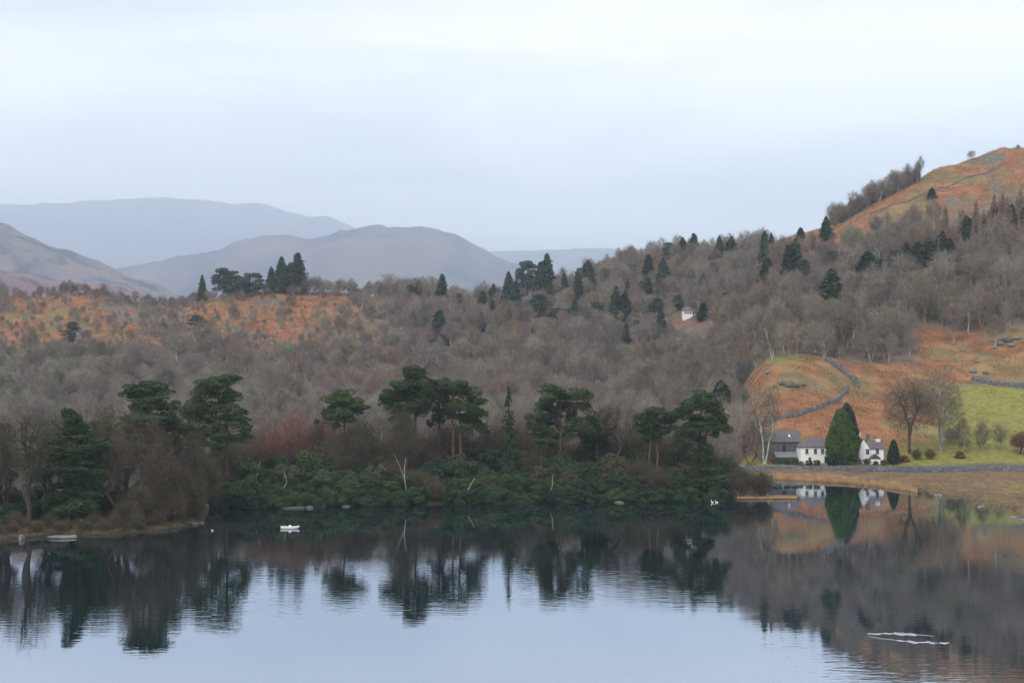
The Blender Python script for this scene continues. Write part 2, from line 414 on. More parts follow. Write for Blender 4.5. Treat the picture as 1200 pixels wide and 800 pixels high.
def build_ground():
    drow = np.concatenate([np.arange(125, 250, 12.), np.arange(250, 480, 2.), np.arange(480, 720, 3.), np.arange(720, 1200, 4.5), np.arange(1200, 2190, 25.)])
    pcol = np.concatenate([np.arange(-690, -60, 15.), np.arange(-60, 1260, 4.), np.arange(1260, 1891, 15.)])
    P, D = np.meshgrid(pcol, drow); x = (P-600)/F*D; y = D
    z = ground_z(x, y)
    nr, nc = P.shape
    idx = np.arange(nr*nc).reshape(nr, nc)
    q = np.stack([idx[:-1,:-1], idx[:-1,1:], idx[1:,1:], idx[1:,:-1]], -1).reshape(-1, 4)
    me = mesh_np('ground', np.stack([x, y, z], -1).reshape(-1, 3), [q])
    me.polygons.foreach_set('use_smooth', np.ones(len(q), bool))
    R = YH + (H - z) / D * F
    br, gr, rk = cover(x, y, z, P, R)
    ca = me.color_attributes.new('cover', 'FLOAT_COLOR', 'POINT')
    arr = np.stack([br, gr, rk, np.ones_like(br)], -1).reshape(-1).astype(np.float32)
    ca.data.foreach_set('color', arr)
    o = link('ground', me, M['ground']); tag(o, kind='structure'); o['label'] = 'bracken, grass and woodland ground of the lakeside hills'
    return o
def cover(x, y, z, P, R):
    n = fbm(x/38, y/38, 11); n2 = fbm(x/14, y/14, 12)
    main = (y > 440) | ((P > 940) & (z > -.5))
    # bracken
    br = np.zeros_like(x)
    left = sstep(470, 330, P + (n-.5)*160) * sstep(432, 392, R + (n-.5)*50) * sstep(600, 700, y)
    cen = sstep(.56, .66, n) * sstep(360,390,P) * sstep(500,470,P) * (y > 860) * .8
    top = sstep(870, 930, P) * sstep(0, 24, (310 - (P-930)*.28) - R + (n-.5)*26) * (y > 640)
    kn = sstep(870, 885, P) * sstep(1150, 1060, P + (n2-.5)*90) * sstep(484, 494, y + (n2-.5)*18) * sstep(640, 610, y + (n-.5)*40)
    kr = sstep(1060, 1090, P) * sstep(452, 444, R + (n2-.5)*14) * sstep(372, 392, R + (n2-.5)*30) * (y < 760)
    orange = np.exp(-(((P-733)/22)**2 + ((R-424)/6)**2)) * 1.2
    or2 = np.exp(-(((P-785)/45)**2 + ((R-376)/4)**2))
    br = np.clip(np.maximum.reduce([left, cen*.9, top, kn, kr, orange, or2]), 0, 1)
    # shore banks on the right: rough orange-brown grass
    bank = (P > 850) & (y < 462) & (z > -1)
    br = np.where(bank, .34, br)
    # grass
    field = sstep(1060, 1150, P + (n2-.5)*120) * sstep(446, 456, R + (n2-.5)*8) * sstep(462, 466, y) * (y < 700)
    strip = sstep(855, 880, P) * sstep(462, 466, y) * sstep(503, 488, y + (n2-.5)*22)
    mead = (y > 560) * (y < 700) * (P < 860) * sstep(5.5, 3.5, z) * .15
    knt = np.exp(-(((P-918)/26)**2 + ((R-423)/7)**2)) * .8
    bankg = np.where(bank, sstep(1165, 1190, P + (n2-.5)*30) * sstep(8, 3, np.abs(R-572)), 0)
    isl = np.where((y < 420) & (P < 250), .4*sstep(.5,.62,n2)*sstep(.4,.8,z), np.where((y < 420) & (P < 860), .12, 0))
    gr = np.clip(np.maximum.reduce([field, strip, mead, knt, bankg, isl]), 0, 1)
    # rock
    rk = sstep(.60, .68, fbm(x/16, y/16, 21)) * np.maximum(left, top*.9) * .9
    crag = np.exp(-(((P-1168)/30)**2 + ((R-182)/14)**2)) * 1.2 * sstep(.35, .5, n2)
    k2 = np.exp(-(((P-925)/20)**2 + ((R-452)/10)**2)) * 1.1 * sstep(.38, .5, n2)
    k3 = np.exp(-(((P-1150)/50)**2 + ((R-405)/10)**2)) * sstep(.5, .6, n2)
    shore = (z < .35) * np.where(P > 930, 1.0, .25)
    rk = np.clip(np.maximum.reduce([rk, crag, k2, k3, shore]), 0, 1)
    return br, gr, rk
build_ground()

# wide plain under everything, out to the horizon
m_plain = mountain_mat('distant valley floor', (.06,.07,.035), (.10,.09,.05), (.12,.13,.07), .004)
mb = MB(); mb.poly([(-15990,-590,-9),(15990,-590,-9),(15990,27490,-9),(-15990,27490,-9)])
tag(mb.build('terrain', m_plain), kind='structure')['label'] = 'valley floor reaching to the horizon'
# lake
mb = MB(); mb.poly([(-900,-500,0),(900,-500,0),(900,760,0),(-900,760,0)])
lake = mb.build('water', M['water']); tag(lake, kind='structure'); lake['label'] = 'calm lake mirroring the hills and pale sky'

# ------------------------------------------------------------------ distant fells
def fell(name, label, sky_pts, D, depth, mat, gully, seed, foot=0.55):
    px = np.arange(sky_pts[0][0], sky_pts[-1][0] + 1, 5.0)
    sk = np.interp(px, [a for a, b in sky_pts], [b for a, b in sky_pts])
    k5 = np.ones(7)/7; sk = np.convolve(np.pad(sk, 3, 'edge'), k5, 'valid')
    zt = Z(sk, D)
    tt = np.concatenate([np.linspace(0, 1, 60), np.linspace(1.03, 2, 14)])
    Pm, T = np.meshgrid(px, tt)
    d = D - depth + T * depth
    prof = np.where(T <= 1, sstep(0, 1, T) * .45 + T * .55, 1 - (T-1)**1.3 * .8)
    x = (Pm - 600)/F*D * (1 - (1-T)*.12); y = d
    s = gully
    nn = (fbm(x/s, y/s, seed, 6) - .5); rid = 1 - np.abs(fbm(x/(s*.7), y/(s*.9), seed+5, 5) - .5)*2
    hgt = zt[None, :] + 9
    env = np.sin(np.clip(T, 0, 1) * pi) ** .7 * .97 + .03
    z = -9 + hgt * prof * (1 + env*(nn*.55 + (rid-.75)*.6) * (T <= 1) + (T > 1)*nn*.2)
    z += (T > .9) * (fbm(x/(s*.15), y/(s*.15), seed+9) - .5) * hgt * .05
    nr, nc = Pm.shape; idx = np.arange(nr*nc).reshape(nr, nc)
    q = np.stack([idx[:-1,:-1], idx[:-1,1:], idx[1:,1:], idx[1:,:-1]], -1).reshape(-1, 4)
    me = mesh_np(name, np.stack([x, y, z], -1).reshape(-1, 3), [q])
    me.polygons.foreach_set('use_smooth', np.ones(len(q), bool))
    o = link(name, me, mat); tag(o, kind='structure'); o['label'] = label
    return o
mm1 = mountain_mat('heather fell', (.035,.05,.075), (.15,.09,.10), (.20,.135,.12), .010)  # blue-purple tint of distance is put into these fell colours, besides the haze
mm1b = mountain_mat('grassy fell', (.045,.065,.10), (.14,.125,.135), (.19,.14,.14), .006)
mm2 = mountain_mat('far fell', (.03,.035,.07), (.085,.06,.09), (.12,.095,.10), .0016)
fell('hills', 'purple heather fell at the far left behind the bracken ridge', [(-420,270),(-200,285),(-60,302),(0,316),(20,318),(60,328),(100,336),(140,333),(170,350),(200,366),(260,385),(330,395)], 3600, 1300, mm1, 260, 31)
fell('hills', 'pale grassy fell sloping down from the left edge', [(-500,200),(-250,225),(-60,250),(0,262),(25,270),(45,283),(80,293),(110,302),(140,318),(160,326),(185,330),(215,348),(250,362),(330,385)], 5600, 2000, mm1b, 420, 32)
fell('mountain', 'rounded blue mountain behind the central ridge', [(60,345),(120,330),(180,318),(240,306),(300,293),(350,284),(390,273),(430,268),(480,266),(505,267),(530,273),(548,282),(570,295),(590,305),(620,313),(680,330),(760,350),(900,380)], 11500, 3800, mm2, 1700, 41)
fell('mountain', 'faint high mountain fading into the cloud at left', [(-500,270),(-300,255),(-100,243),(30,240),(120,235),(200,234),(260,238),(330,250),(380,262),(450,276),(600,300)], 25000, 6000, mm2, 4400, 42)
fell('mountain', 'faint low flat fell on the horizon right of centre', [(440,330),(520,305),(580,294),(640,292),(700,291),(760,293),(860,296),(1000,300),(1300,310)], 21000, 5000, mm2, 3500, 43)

# ------------------------------------------------------------------ air
def haze():
    m = bpy.data.materials.new('haze air'); m.use_nodes = True; t = m.node_tree; t.nodes.clear()
    out = t.nodes.new('ShaderNodeOutputMaterial'); v = t.nodes.new('ShaderNodeVolumePrincipled')
    v.inputs['Color'].default_value = (.76,.865,1.0,1); v.inputs['Density'].default_value = HAZE_DENSITY; v.inputs['Anisotropy'].default_value = .65
    t.links.new(v.outputs[0], out.inputs['Volume'])
    b = MB(); b.box(-16000, 16000, -600, 27500, -10, 3400)
    o = b.build('haze', m); tag(o, kind='stuff'); o['label'] = 'thin damp air over the valley'
haze()

# ------------------------------------------------------------------ vegetation builders
def leaf_mesh(name, c, n, size, aspect=.55, rg=None):
    """one small diamond leaf or needle tuft per centre; n = preferred facing"""
    rg = rg or rng
    N = len(c)
    size = np.broadcast_to(size, (N,))
    n = n + rg.normal(0, .55, (N, 3)); n /= np.linalg.norm(n, axis=1)[:, None] + 1e-9
    r = rg.normal(0, 1, (N, 3)); u = np.cross(n, r); u /= np.linalg.norm(u, axis=1)[:, None] + 1e-9
    v = np.cross(n, u)
    s = size[:, None] * rg.uniform(.6, 1.3, (N, 1))
    P = np.stack([c - u*s, c - v*s*aspect, c + u*s, c + v*s*aspect], 1).reshape(-1, 3)
    return mesh_np(name, P, [np.arange(4*N).reshape(N, 4)])

class Wood:
    """collects tapering branches, builds one mesh"""
    def __init__(s): s.a = []; s.b = []; s.ra = []; s.rb = []
    def seg(s, a, b, ra, rb): s.a.append(a); s.b.append(b); s.ra.append(ra); s.rb.append(rb)
    def mesh(s, name, rsplit=None, big=True):
        a = np.array(s.a); b = np.array(s.b); ra = np.array(s.ra); rb = np.array(s.rb)
        V = []; Fq = []; off = 0
        for lo, hi, k in ((.12, 1e9, 8), (.03, .12, 4), (0, .03, 2)):
            mk = (ra >= lo) & (ra < hi)
            if not mk.any(): continue
            A, B, RA, RB = a[mk], b[mk], ra[mk], rb[mk]
            t = B - A; t /= np.linalg.norm(t, axis=1)[:, None] + 1e-9
            ref = rng.normal(0, 1, t.shape) if k == 2 else np.tile([[.93, .31, .17]], (len(t), 1))
            u = np.cross(t, ref); u /= np.linalg.norm(u, axis=1)[:, None] + 1e-9; w = np.cross(t, u)
            ring = []
            for q in range(k):
                an = 2*pi*q/k
                ring.append((np.cos(an)*u + np.sin(an)*w))
            ring = np.stack(ring, 1)
            lo_ = A[:, None, :] + ring*RA[:, None, None]; hi_ = B[:, None, :] + ring*RB[:, None, None]
            P = np.concatenate([lo_, hi_], 1).reshape(-1, 3); n = len(A); base = off + np.arange(n)[:, None]*2*k
            if k == 2: Fq.append(base + np.array([[0, 1, 3, 2]]))
            else:
                for q in range(k):
                    r = (q+1) % k; Fq.append(base + np.array([[q, r, k+r, k+q]]))
            V.append(P); off += len(P)
        return mesh_np(name, np.concatenate(V), Fq)

def curve_seg(W, a, b, ra, rb, wob, n=3):
    L_ = np.linalg.norm(b-a); pts = [a]
    for i in range(1, n): pts.append(a + (b-a)*i/n + rng.normal(0, wob*L_, 3))
    pts.append(b)
    for i in range(n): W.seg(pts[i], pts[i+1], ra + (rb-ra)*i/n, ra + (rb-ra)*(i+1)/n)

def grow(Wb, Wt, start, pts, rad, k_r, twig_r, thresh, droop=0.0, depth=0, wob=.07, frac=.42):
    n = len(pts)
    if n <= 2:
        for p in pts:
            Wt.seg(start, p, twig_r, twig_r*.5)
            d = p - start; L_ = np.linalg.norm(d)+.01
            for q in range(3):
                t = start + d*rng.uniform(.35, 1); e_ = t + (d/L_ + rng.normal(0, .55, 3) + np.array([0,0,.15-droop]))*rng.uniform(.5, 1.3)
                Wt.seg(t, e_, twig_r*.8, twig_r*.35)
        return
    c = pts.mean(0)
    node = start + (c - start)*frac + rng.normal(0, wob, 3)*np.linalg.norm(c-start)
    r1 = k_r * n**.46
    W = Wb if r1 > thresh else Wt
    curve_seg(W, start, node, min(rad, r1*1.25), r1, wob*.6, 2)
    q = pts - c
    ax = rng.normal(0, 1, 3)
    for _ in range(2): ax = q.T @ (q @ ax); ax /= np.linalg.norm(ax) + 1e-9
    ax = ax + rng.normal(0, .3, 3)
    pr = q @ ax; cut = np.quantile(pr, rng.uniform(.3, .7))
    m = pr <= cut
    if m.all() or not m.any(): m = np.arange(n) < n//2
    grow(Wb, Wt, node, pts[m], r1, k_r, twig_r, thresh, droop, depth+1, wob, frac)
    grow(Wb, Wt, node, pts[~m], r1, k_r, twig_r, thresh, droop, depth+1, wob, frac)

def crown_points(n, h, lo, rx, ry, shape='round', lobes=7):
    """points filling an uneven crown between lo*h and h"""
    out = []
    cz = (h*lo + h)/2; rz = h*(1-lo)/2
    lob = rng.normal(0, 1, (lobes, 3)); lob /= np.linalg.norm(lob, axis=1)[:, None]
    while len(out) < n:
        v = rng.normal(0, 1, 3); v /= np.linalg.norm(v)
        if shape == 'round' and v[2] < 0 and rng.random() < .55: v[2] = -v[2]
        r = rng.uniform(.15, 1)**.5
        bump = .72 + .34*max(0, (lob @ v).max())**3
        p = v*r*bump
        if shape == 'round': p[2] = p[2]*1.35 - .35 if p[2] > 0 else p[2]*.65 - .35
        if shape == 'vase': p[0] *= .55 + .5*(p[2]+1)/2*1.2; p[1] *= .55 + .5*(p[2]+1)/2*1.2
        if shape == 'narrow': w = 1.0 - .55*max(0, p[2]); p[0] *= w; p[1] *= w
        if shape == 'cone': w = (1-p[2])/2*1.1 + .05; p[0] *= w*1.2; p[1] *= w*1.2
        out.append((p[0]*rx, p[1]*ry, cz + p[2]*rz))
    return np.array(out)

def bare_meshes(name, n, h, lo, rx, ry, shape='round', twig=.035, kr=.03, fork=.8, stems=1, trunk_r=None, lean=0, wob=.07, thresh=.07):
    Wb, Wt = Wood(), Wood()
    pts = crown_points(n, h, lo, rx, ry, shape)
    R = trunk_r or h*.022
    if stems == 1: groups = [pts]
    else:
        an = np.arctan2(pts[:, 1], pts[:, 0]); gi = ((an+pi)/(2*pi)*stems).astype(int).clip(0, stems-1); groups = [pts[gi == g] for g in range(stems)]
    for g in groups:
        if len(g) < 3: continue
        c = g.mean(0); b0 = np.array([c[0]*.06, c[1]*.06, -.6]); f = np.array([c[0]*.30 + lean, c[1]*.3, h*lo*fork])
        rr = R if stems == 1 else R*.7
        curve_seg(Wb, b0, f, rr*1.25, rr*.8, .03, 4)
        grow(Wb, Wt, f, g, rr*.8, kr, twig, thresh, wob=wob)
    return Wb.mesh(name+'_trunk'), Wt.mesh(name+'_crown')

def put_tree(kind, mt, mc, loc, rz, s, label, cat='tree', group=None, bark=None, twig=None):
    root = empty(kind, loc, rz); root.scale = (s[0], s[1], s[2]) if isinstance(s, tuple) else (s, s, s)
    tag(root, label, cat, group)
    t = bpy.data.objects.new('trunk', mt); COL.objects.link(t); t.parent = root
    c = bpy.data.objects.new('crown', mc); COL.objects.link(c); c.parent = root
    return root
def setm(me, mat):
    me.materials.clear(); me.materials.append(mat); return me

# --- prototypes of the leafless hillside trees (12 m tall, scaled when placed)
HB = []
for i, (n, lo, rx, shape, st) in enumerate([(460,.25,4.6,'round',1), (420,.15,5.8,'round',1), (170,.3,3.0,'narrow',1), (380,.2,4.8,'vase',2), (150,.22,2.4,'narrow',2), (480,.12,5.2,'round',3)]):
    t_, c_ = bare_meshes('hill_tree', n, 12, lo, rx, rx*.95, shape, twig=.042, kr=.022, stems=st, trunk_r=(.34 if n < 200 else .24))
    HB.append((setm(t_, M['bark_hill']), setm(c_, M['twig_hill'])))

def conifer_meshes(h, r, lo=.08, whorls=26, arms=9, size=.32, tufts=5, power=.85, droop=.25, gap=0.0, seed=None):
    W = Wood(); W.seg(np.array([0,0,-.6]), np.array([0,0,h*.5]), h*.016+.06, h*.012+.03); W.seg(np.array([0,0,h*.5]), np.array([0,0,h]), h*.012+.03, .03)
    C, Nn = [], []
    for k in range(whorls):
        t = k/(whorls-1); z = h*(lo + (1-lo)*t); R = r*(1-t)**power*rng.uniform(.75, 1.12) + .12
        if rng.random() < gap: continue
        for a in range(arms):
            an = rng.uniform(0, 2*pi); Rl = R*rng.uniform(.65, 1.1)
            W.seg(np.array([0,0,z]), np.array([cos(an)*Rl*.9, sin(an)*Rl*.9, z - Rl*droop*.8 + .1]), .035, .015)
            for q in range(max(2, int(tufts*(.4+Rl/r)))):
                u = rng.uniform(.15, 1); w = (1-u*.5)*Rl*.22
                C.append((cos(an)*Rl*u + rng.normal(0, w*.6), sin(an)*Rl*u + rng.normal(0, w*.6), z - Rl*droop*u**1.4 + rng.normal(0, .12*h/12)))
                Nn.append((cos(an)*.5, sin(an)*.5, .8))
    return W.mesh('conifer_trunk'), leaf_mesh('conifer_crown', np.array(C), np.array(Nn), size)
def setc(ms, b='bark_dark', f='needle_far'):
    return setm(ms[0], M[b]), setm(ms[1], M[f])
HC = [setc(conifer_meshes(12, 2.9, whorls=34, arms=16, size=.5, tufts=8, power=.6)), setc(conifer_meshes(12, 2.1, whorls=36, arms=14, size=.45, tufts=7, power=.6)),
      setc(conifer_meshes(12, 3.6, whorls=30, arms=18, size=.55, tufts=9, power=.5))]
HL = [setc(conifer_meshes(12, 2.0, whorls=40, arms=10, size=.11, tufts=18, droop=.1, power=.6), 'bark_hill', 'twig_larch')]

def blob_points(cx, cy, cz, rx, ry, rz, n, up=.35):
    v = rng.normal(0, 1, (n, 3)); v /= np.linalg.norm(v, axis=1)[:, None]
    v[:, 2] = np.where((v[:, 2] < 0) & (rng.random(n) < up), -v[:, 2], v[:, 2])
    r = rng.uniform(.55, 1, (n, 1))**.5
    return v*r*np.array([rx, ry, rz]) + np.array([cx, cy, cz]), v
def far_pine_meshes():
    W = Wood(); W.seg(np.array([0,0,-.5]), np.array([.2,0,9.]), .25, .12); C, Nn = [], []
    for i in range(24):
        a = rng.uniform(0, 2*pi); z = rng.uniform(2.6, 11.2); R = (1-(abs(z-6)/6.4)**2)*2.6
        x, y = cos(a)*R, sin(a)*R; W.seg(np.array([.1,0,z-1.2]), np.array([x,y,z]), .08, .04)
        c, v = blob_points(x, y, z, 1.6, 1.6, .8, 110); C.append(c); Nn.append(v)
    return W.mesh('pine_trunk'), leaf_mesh('pine_crown', np.concatenate(C), np.concatenate(Nn), .36)
HP = [setc(far_pine_meshes()), setc(far_pine_meshes())]

# --- bushes
def bush_meshes(h, r, n, size, lobes=14, flat=.8):
    W = Wood(); C, Nn = [], []
    for i in range(lobes):
        a = rng.uniform(0, 2*pi); q = rng.uniform(0, 1)**.6*r*.72; z = h*rng.uniform(.15, .8)*(1-(q/r)**2*.55)
        x, y = cos(a)*q, sin(a)*q; b = rng.uniform(.24, .42)*r
        W.seg(np.array([0,0,-.3]), np.array([x,y,z]), .09, .03)
        c, v = blob_points(x, y, z, b, b, min(b*flat, h-z+.2), n//lobes); c[:, 2] = np.maximum(c[:, 2], -.2); C.append(c); Nn.append(v + [0,0,.4])
    return W.mesh('bush_stems'), leaf_mesh('bush_foliage', np.concatenate(C), np.concatenate(Nn), size)
RB = [tuple(b) for b in [bush_meshes(6, 4.4, 9500, .185, 26), bush_meshes(5, 4.8, 9500, .185, 28), bush_meshes(7, 3.8, 9500, .185, 26), bush_meshes(4, 3.4, 6500, .17, 18)]]
for b in RB: setc(b, 'bark_dark', 'rhodo')
OB = [bush_meshes(6, 4.0, 3400, .22, 18)]
for b in OB: setc(b, 'bark_dark', 'olive_leaf')
TB = []
for i in range(3):
    t_, c_ = bare_meshes('twiggy', 900, 6.5, .08, 3.8, 3.8, 'round', twig=.03, kr=.012, stems=4, trunk_r=.12, thresh=.05)
    TB.append((setm(t_, M['bark_dark']), setm(c_, M['twig_dark'])))
TR = (setm(TB[0][0].copy(), M['bark_dark']), setm(TB[0][1].copy(), M['twig_red']))

def put_bush(name, ms, x, y, s, label, group, cat='bush', names=('stem', 'foliage'), rz=None):
    root = empty(name, (x, y, gz(x, y) - .1), rng.uniform(0, 6.28) if rz is None else rz); root.scale = s if isinstance(s, tuple) else (s, s, s)
    tag(root, label, cat, group)
    for nm, me in zip(names, ms):
        o = bpy.data.objects.new(nm, me); COL.objects.link(o); o.parent = root
    return root

# ------------------------------------------------------------------ island: Scots pines traced pad by pad, each pad a real rounded bough mass
def scots_pine(px0, d, base_py, pads, label, trunks=None, name='scots_pine', dens=1.0, leaf='needle', bark='bark_pine'):
    k = d/F
    x0 = X(px0, d); zb = gz(x0, d)
    root = empty(name, (x0, d, zb)); tag(root, label, 'pine tree', 'tall pines on the wooded shore')
    W = Wood(); C, Nn = [], []
    P = []
    for (px, py, hw, hh) in pads:
        P.append(((px-px0)*k, rng.normal(0, .42)*hw*k, Z(py, d)-zb, hw*k*1.25, hh*k*1.25))
    ztop = max(p[2] for p in P)
    for q in range(len(P)):
        p = P[q]; a_ = rng.uniform(.3, .55)*p[3]; P.append((p[0]*.8 + rng.normal(0, .5)*p[3], p[1] + rng.normal(0, .5)*p[3], p[2] - rng.uniform(.3, 1.6)*p[4] - .3, a_, p[4]*.6))
    trunks = trunks or [px0]
    lines = []
    for t in trunks:
        tx = (t-px0)*k; near = [p for p in P if abs(p[0]-tx) < 5] or P
        zt = max(p[2] for p in near) - .3; tp = min(near, key=lambda p: -p[2]); ex = tx*.4 + tp[0]*.6
        n = 9; pts = []
        for i in range(n+1):
            u = i/n; pts.append(np.array([tx + (ex-tx)*u**2 + rng.normal(0, .16)*(0 < i < n), tp[1]*u**2, -.6 + (zt+.6)*u]))
        r0 = .34 + ztop*.008
        for i in range(n): W.seg(pts[i], pts[i+1], r0*(1-.78*i/n), r0*(1-.78*(i+1)/n))
        lines.append(pts)
    for (x, y, z, a, b) in P:
        ln = min(lines, key=lambda l: abs(l[0][0]-x)); za = max(z - a*.35 - .4, ztop*.25)
        i = min(range(len(ln)), key=lambda i: abs(ln[i][2]-za)); s = ln[i]
        sub = []
        for q in range(9):
            an = rng.uniform(0, 2*pi); rr = rng.uniform(.1, .78); sub.append((x + cos(an)*rr*a, y + sin(an)*rr*a*.85, z + rng.normal(0, b*.45) - rr*b*.35))
        mid = np.array([x*.55 + s[0]*.45, y*.55 + s[1]*.45, z*.55 + s[2]*.45 + .2])
        curve_seg(W, s, mid, .13, .09, .06, 3)
        for q in sub:
            q = np.array(q); curve_seg(W, mid, q - np.array([0,0,.2]), .06, .025, .06, 2)
            c, v = blob_points(q[0], q[1], q[2], a*rng.uniform(.28, .52), a*rng.uniform(.28, .52), b*rng.uniform(.4, .85), int((55 + 13*a*a)*dens), .55)
            C.append(c); Nn.append(v*.6 + np.array([0,0,.6]))
    t = link('trunk', W.mesh('pine_trunk'), M[bark], root)
    c = link('crown', leaf_mesh('pine_crown', np.concatenate(C), np.concatenate(Nn), .27, .4), M[leaf], root)
    return root

scots_pine(91, 292, 618, [(85,484,9,5),(88,492,14,5),(90,503,24,6),(86,513,26,6),(76,525,20,6),(108,524,20,6),(92,538,30,7),(74,550,22,6),(110,552,20,7),(90,564,28,7),(78,578,22,8),(104,580,20,8),(92,594,26,8)],
           'layered dark green pine near the left edge, boughs almost to the ground')
scots_pine(166, 312, 612, [(168,454,24,5),(158,462,18,5),(183,466,15,4),(172,474,20,5),(192,477,17,5),(178,487,30,6),(200,489,12,4),(160,499,26,6),(196,500,17,5),(175,513,28,7),(204,520,12,8),(155,528,22,7),(182,532,24,7)],
           'flat-topped tall pine left of the gap, pale green top pad', trunks=[166, 178])
scots_pine(256, 352, 560, [(268,443,14,4),(252,450,19,6),(240,461,19,7),(266,461,15,6),(232,475,18,7),(262,477,20,6),(235,490,20,7),(272,490,17,5),(226,504,14,7),(286,498,11,4),(246,508,22,6),(276,512,16,4),(230,519,12,7),(262,520,14,5)],
           'broad double-trunked pine standing between islet and island', trunks=[247, 266])
scots_pine(2, 300, 620, [(-8,500,16,6),(4,512,13,5),(-4,524,20,6),(6,536,14,6),(-10,548,22,7),(4,560,15,6),(-6,576,20,7)],
           'dark pine cut off by the left edge of the view')
scots_pine(404, 372, 540, [(400,463,11,5),(402,470,19,5),(389,479,13,5),(416,478,13,6),(384,487,8,4),(402,486,16,5)],
           'small round-headed pine alone above the reddish shrubs')
scots_pine(484, 378, 540, [(484,433,13,4),(488,441,16,5),(470,452,17,5),(497,452,13,5),(457,462,13,5),(481,462,20,6),(505,463,11,5),(464,475,15,6),(492,475,15,6),(454,470,10,4),(470,489,13,6)],
           'tallest pine of the central island clump', trunks=[487, 473])
scots_pine(516, 384, 535, [(512,448,12,5),(504,458,14,6),(521,461,13,6),(508,474,13,7),(526,480,10,5),(515,488,10,5)],
           'slim pine in the middle of the central island clump')
scots_pine(543, 380, 538, [(534,450,15,5),(546,460,17,6),(559,468,11,5),(539,474,17,6),(561,482,11,5),(545,490,17,5),(563,497,10,4)],
           'rounded pine at the right of the central island clump', trunks=[541, 530])
scots_pine(657, 380, 540, [(653,457,16,5),(645,466,14,5),(665,465,14,5),(683,464,10,6),(640,476,13,5),(661,477,19,5),(686,475,8,5),(628,491,13,5),(650,487,15,4),(676,490,13,5),(634,505,13,5),(673,501,15,5),(689,504,12,6),(640,516,12,4),(620,498,6,3)],
           'broad spreading pine with thick trunk right of the lone fir')
scots_pine(700, 388, 540, [(696,490,8,6),(700,500,11,6),(694,512,13,6),(706,518,11,6)], 'small dense pine beside the leaning bare oak')
scots_pine(768, 374, 545, [(770,482,17,4),(757,488,13,6),(781,490,11,5),(757,500,13,5),(775,502,15,5),(763,511,10,4)],
           'flat-headed pine left of the right-hand island pine', trunks=[770, 760])
scots_pine(820, 372, 548, [(826,464,17,4),(815,472,21,5),(836,480,17,5),(807,486,19,5),(841,490,15,5),(820,497,19,6),(847,500,12,6),(804,505,15,5),(816,517,15,6),(799,526,13,5),(823,531,12,5)],
           'rightmost large pine of the island with tiered boughs')

def firm(px, d, top, hw, kw, label, cat, name, mats=('bark_dark', 'needle'), group=None):
    x = X(px, d); zb = gz(x, d); h = Z(top, d) - zb
    ms = setc(conifer_meshes(h, hw*d/F, **kw), *mats)
    r = put_tree(name, ms[0], ms[1], (x, d, zb), 0, 1, label, cat, group); return r
firm(596, 378, 456, 15, dict(lo=.25, whorls=20, arms=11, size=.36, tufts=10, power=.7, droop=.12, gap=.12), 'lone pointed fir with open tiers between the island pines', 'fir tree', 'fir_tree')

# --- leafless trees on the left islet and the island
def hero_bare(px, d, top, hw, label, n=2600, lo=.3, shape='round', twig=.02, stems=1, bark='bark_dark', tw='twig_dark', cat='tree', name='bare_tree', kr=.016, trunk_r=None, group='bare trees by the lake', wob=.09, lean=0, fork=.5):
    x = X(px, d); zb = gz(x, d); h = Z(top, d) - zb; r = hw*d/F
    if d < 332 and px < 240: n = int(n*.62); twig *= 1.15; kr *= 1.5
    t_, c_ = bare_meshes('hero', n, h, lo, r, r, shape, twig=twig, kr=kr, stems=stems, trunk_r=trunk_r, wob=wob, thresh=.05, lean=lean, fork=fork)
    return put_tree(name, setm(t_, M[bark]), setm(c_, M[tw]), (x, d, zb), 0, 1, label, cat, group)
hero_bare(34, 285, 474, 30, 'forked bare oak with ivy-green foot near the left edge', 1100, .22, 'vase', .03, 1, trunk_r=.5, wob=.07, kr=.03, fork=.75)
hero_bare(-25, 300, 478, 30, 'bare oak reaching in at the left edge', 1800, .3, 'round')
hero_bare(62, 330, 478, 22, 'thin bare tree behind the forked oak', 1400, .3, 'narrow')
hero_bare(118, 325, 470, 26, 'bare crown between the two left pines', 2000, .3, 'round')
hero_bare(138, 296, 500, 24, 'bare grey tree leaning over the mossy bank', 1800, .2, 'vase', stems=2)
hero_bare(150, 305, 462, 22, 'tall bare tree tangled with the flat-topped pine', 2200, .25, 'round', tw='twig_olive')
hero_bare(188, 296, 505, 26, 'broad bare tree right of the flat-topped pine', 2400, .15, 'round', stems=3)
hero_bare(212, 300, 535, 24, 'low many-stemmed bare tree at the tip of the islet', 2200, .08, 'round', stems=5, trunk_r=.22)
hero_bare(222, 318, 505, 18, 'slim bare tree before the double pine', 1500, .15, 'narrow', stems=2)
hero_bare(165, 290, 560, 20, 'low twiggy tree at the foot of the flat-topped pine', 1500, .05, 'round', stems=4, trunk_r=.2)
for px, d, top, hw, n, nm in [(8,292,480,22,1500,'bare tree between the left edge and the forked oak'),(52,300,488,20,1400,'bare tree just right of the forked oak'),(112,300,486,22,1600,'bare tree close behind the layered pine'),(128,318,464,20,1600,'high bare crown left of the flat-topped pine'),
                          (178,300,478,20,1600,'bare tree close in front of the flat-topped pine'),(205,312,480,20,1700,'bare tree rising between the flat-topped and double pines'),(228,330,492,16,1200,'bare tree left of the double-trunked pine'),(90,325,474,22,1500,'thin bare crown above the layered pine')]:
    hero_bare(px, d, top, hw, nm, n, .22, 'round', .022, 2, trunk_r=.26)
hero_bare(345, 392, 478, 26, 'reddish brown twiggy tree beside the small pine', 2200, .1, 'round', stems=4, trunk_r=.25, tw='twig_red')
hero_bare(325, 398, 490, 20, 'dull red bushy tree left of the small pine', 1400, .1, 'round', stems=3, trunk_r=.2, tw='twig_red')
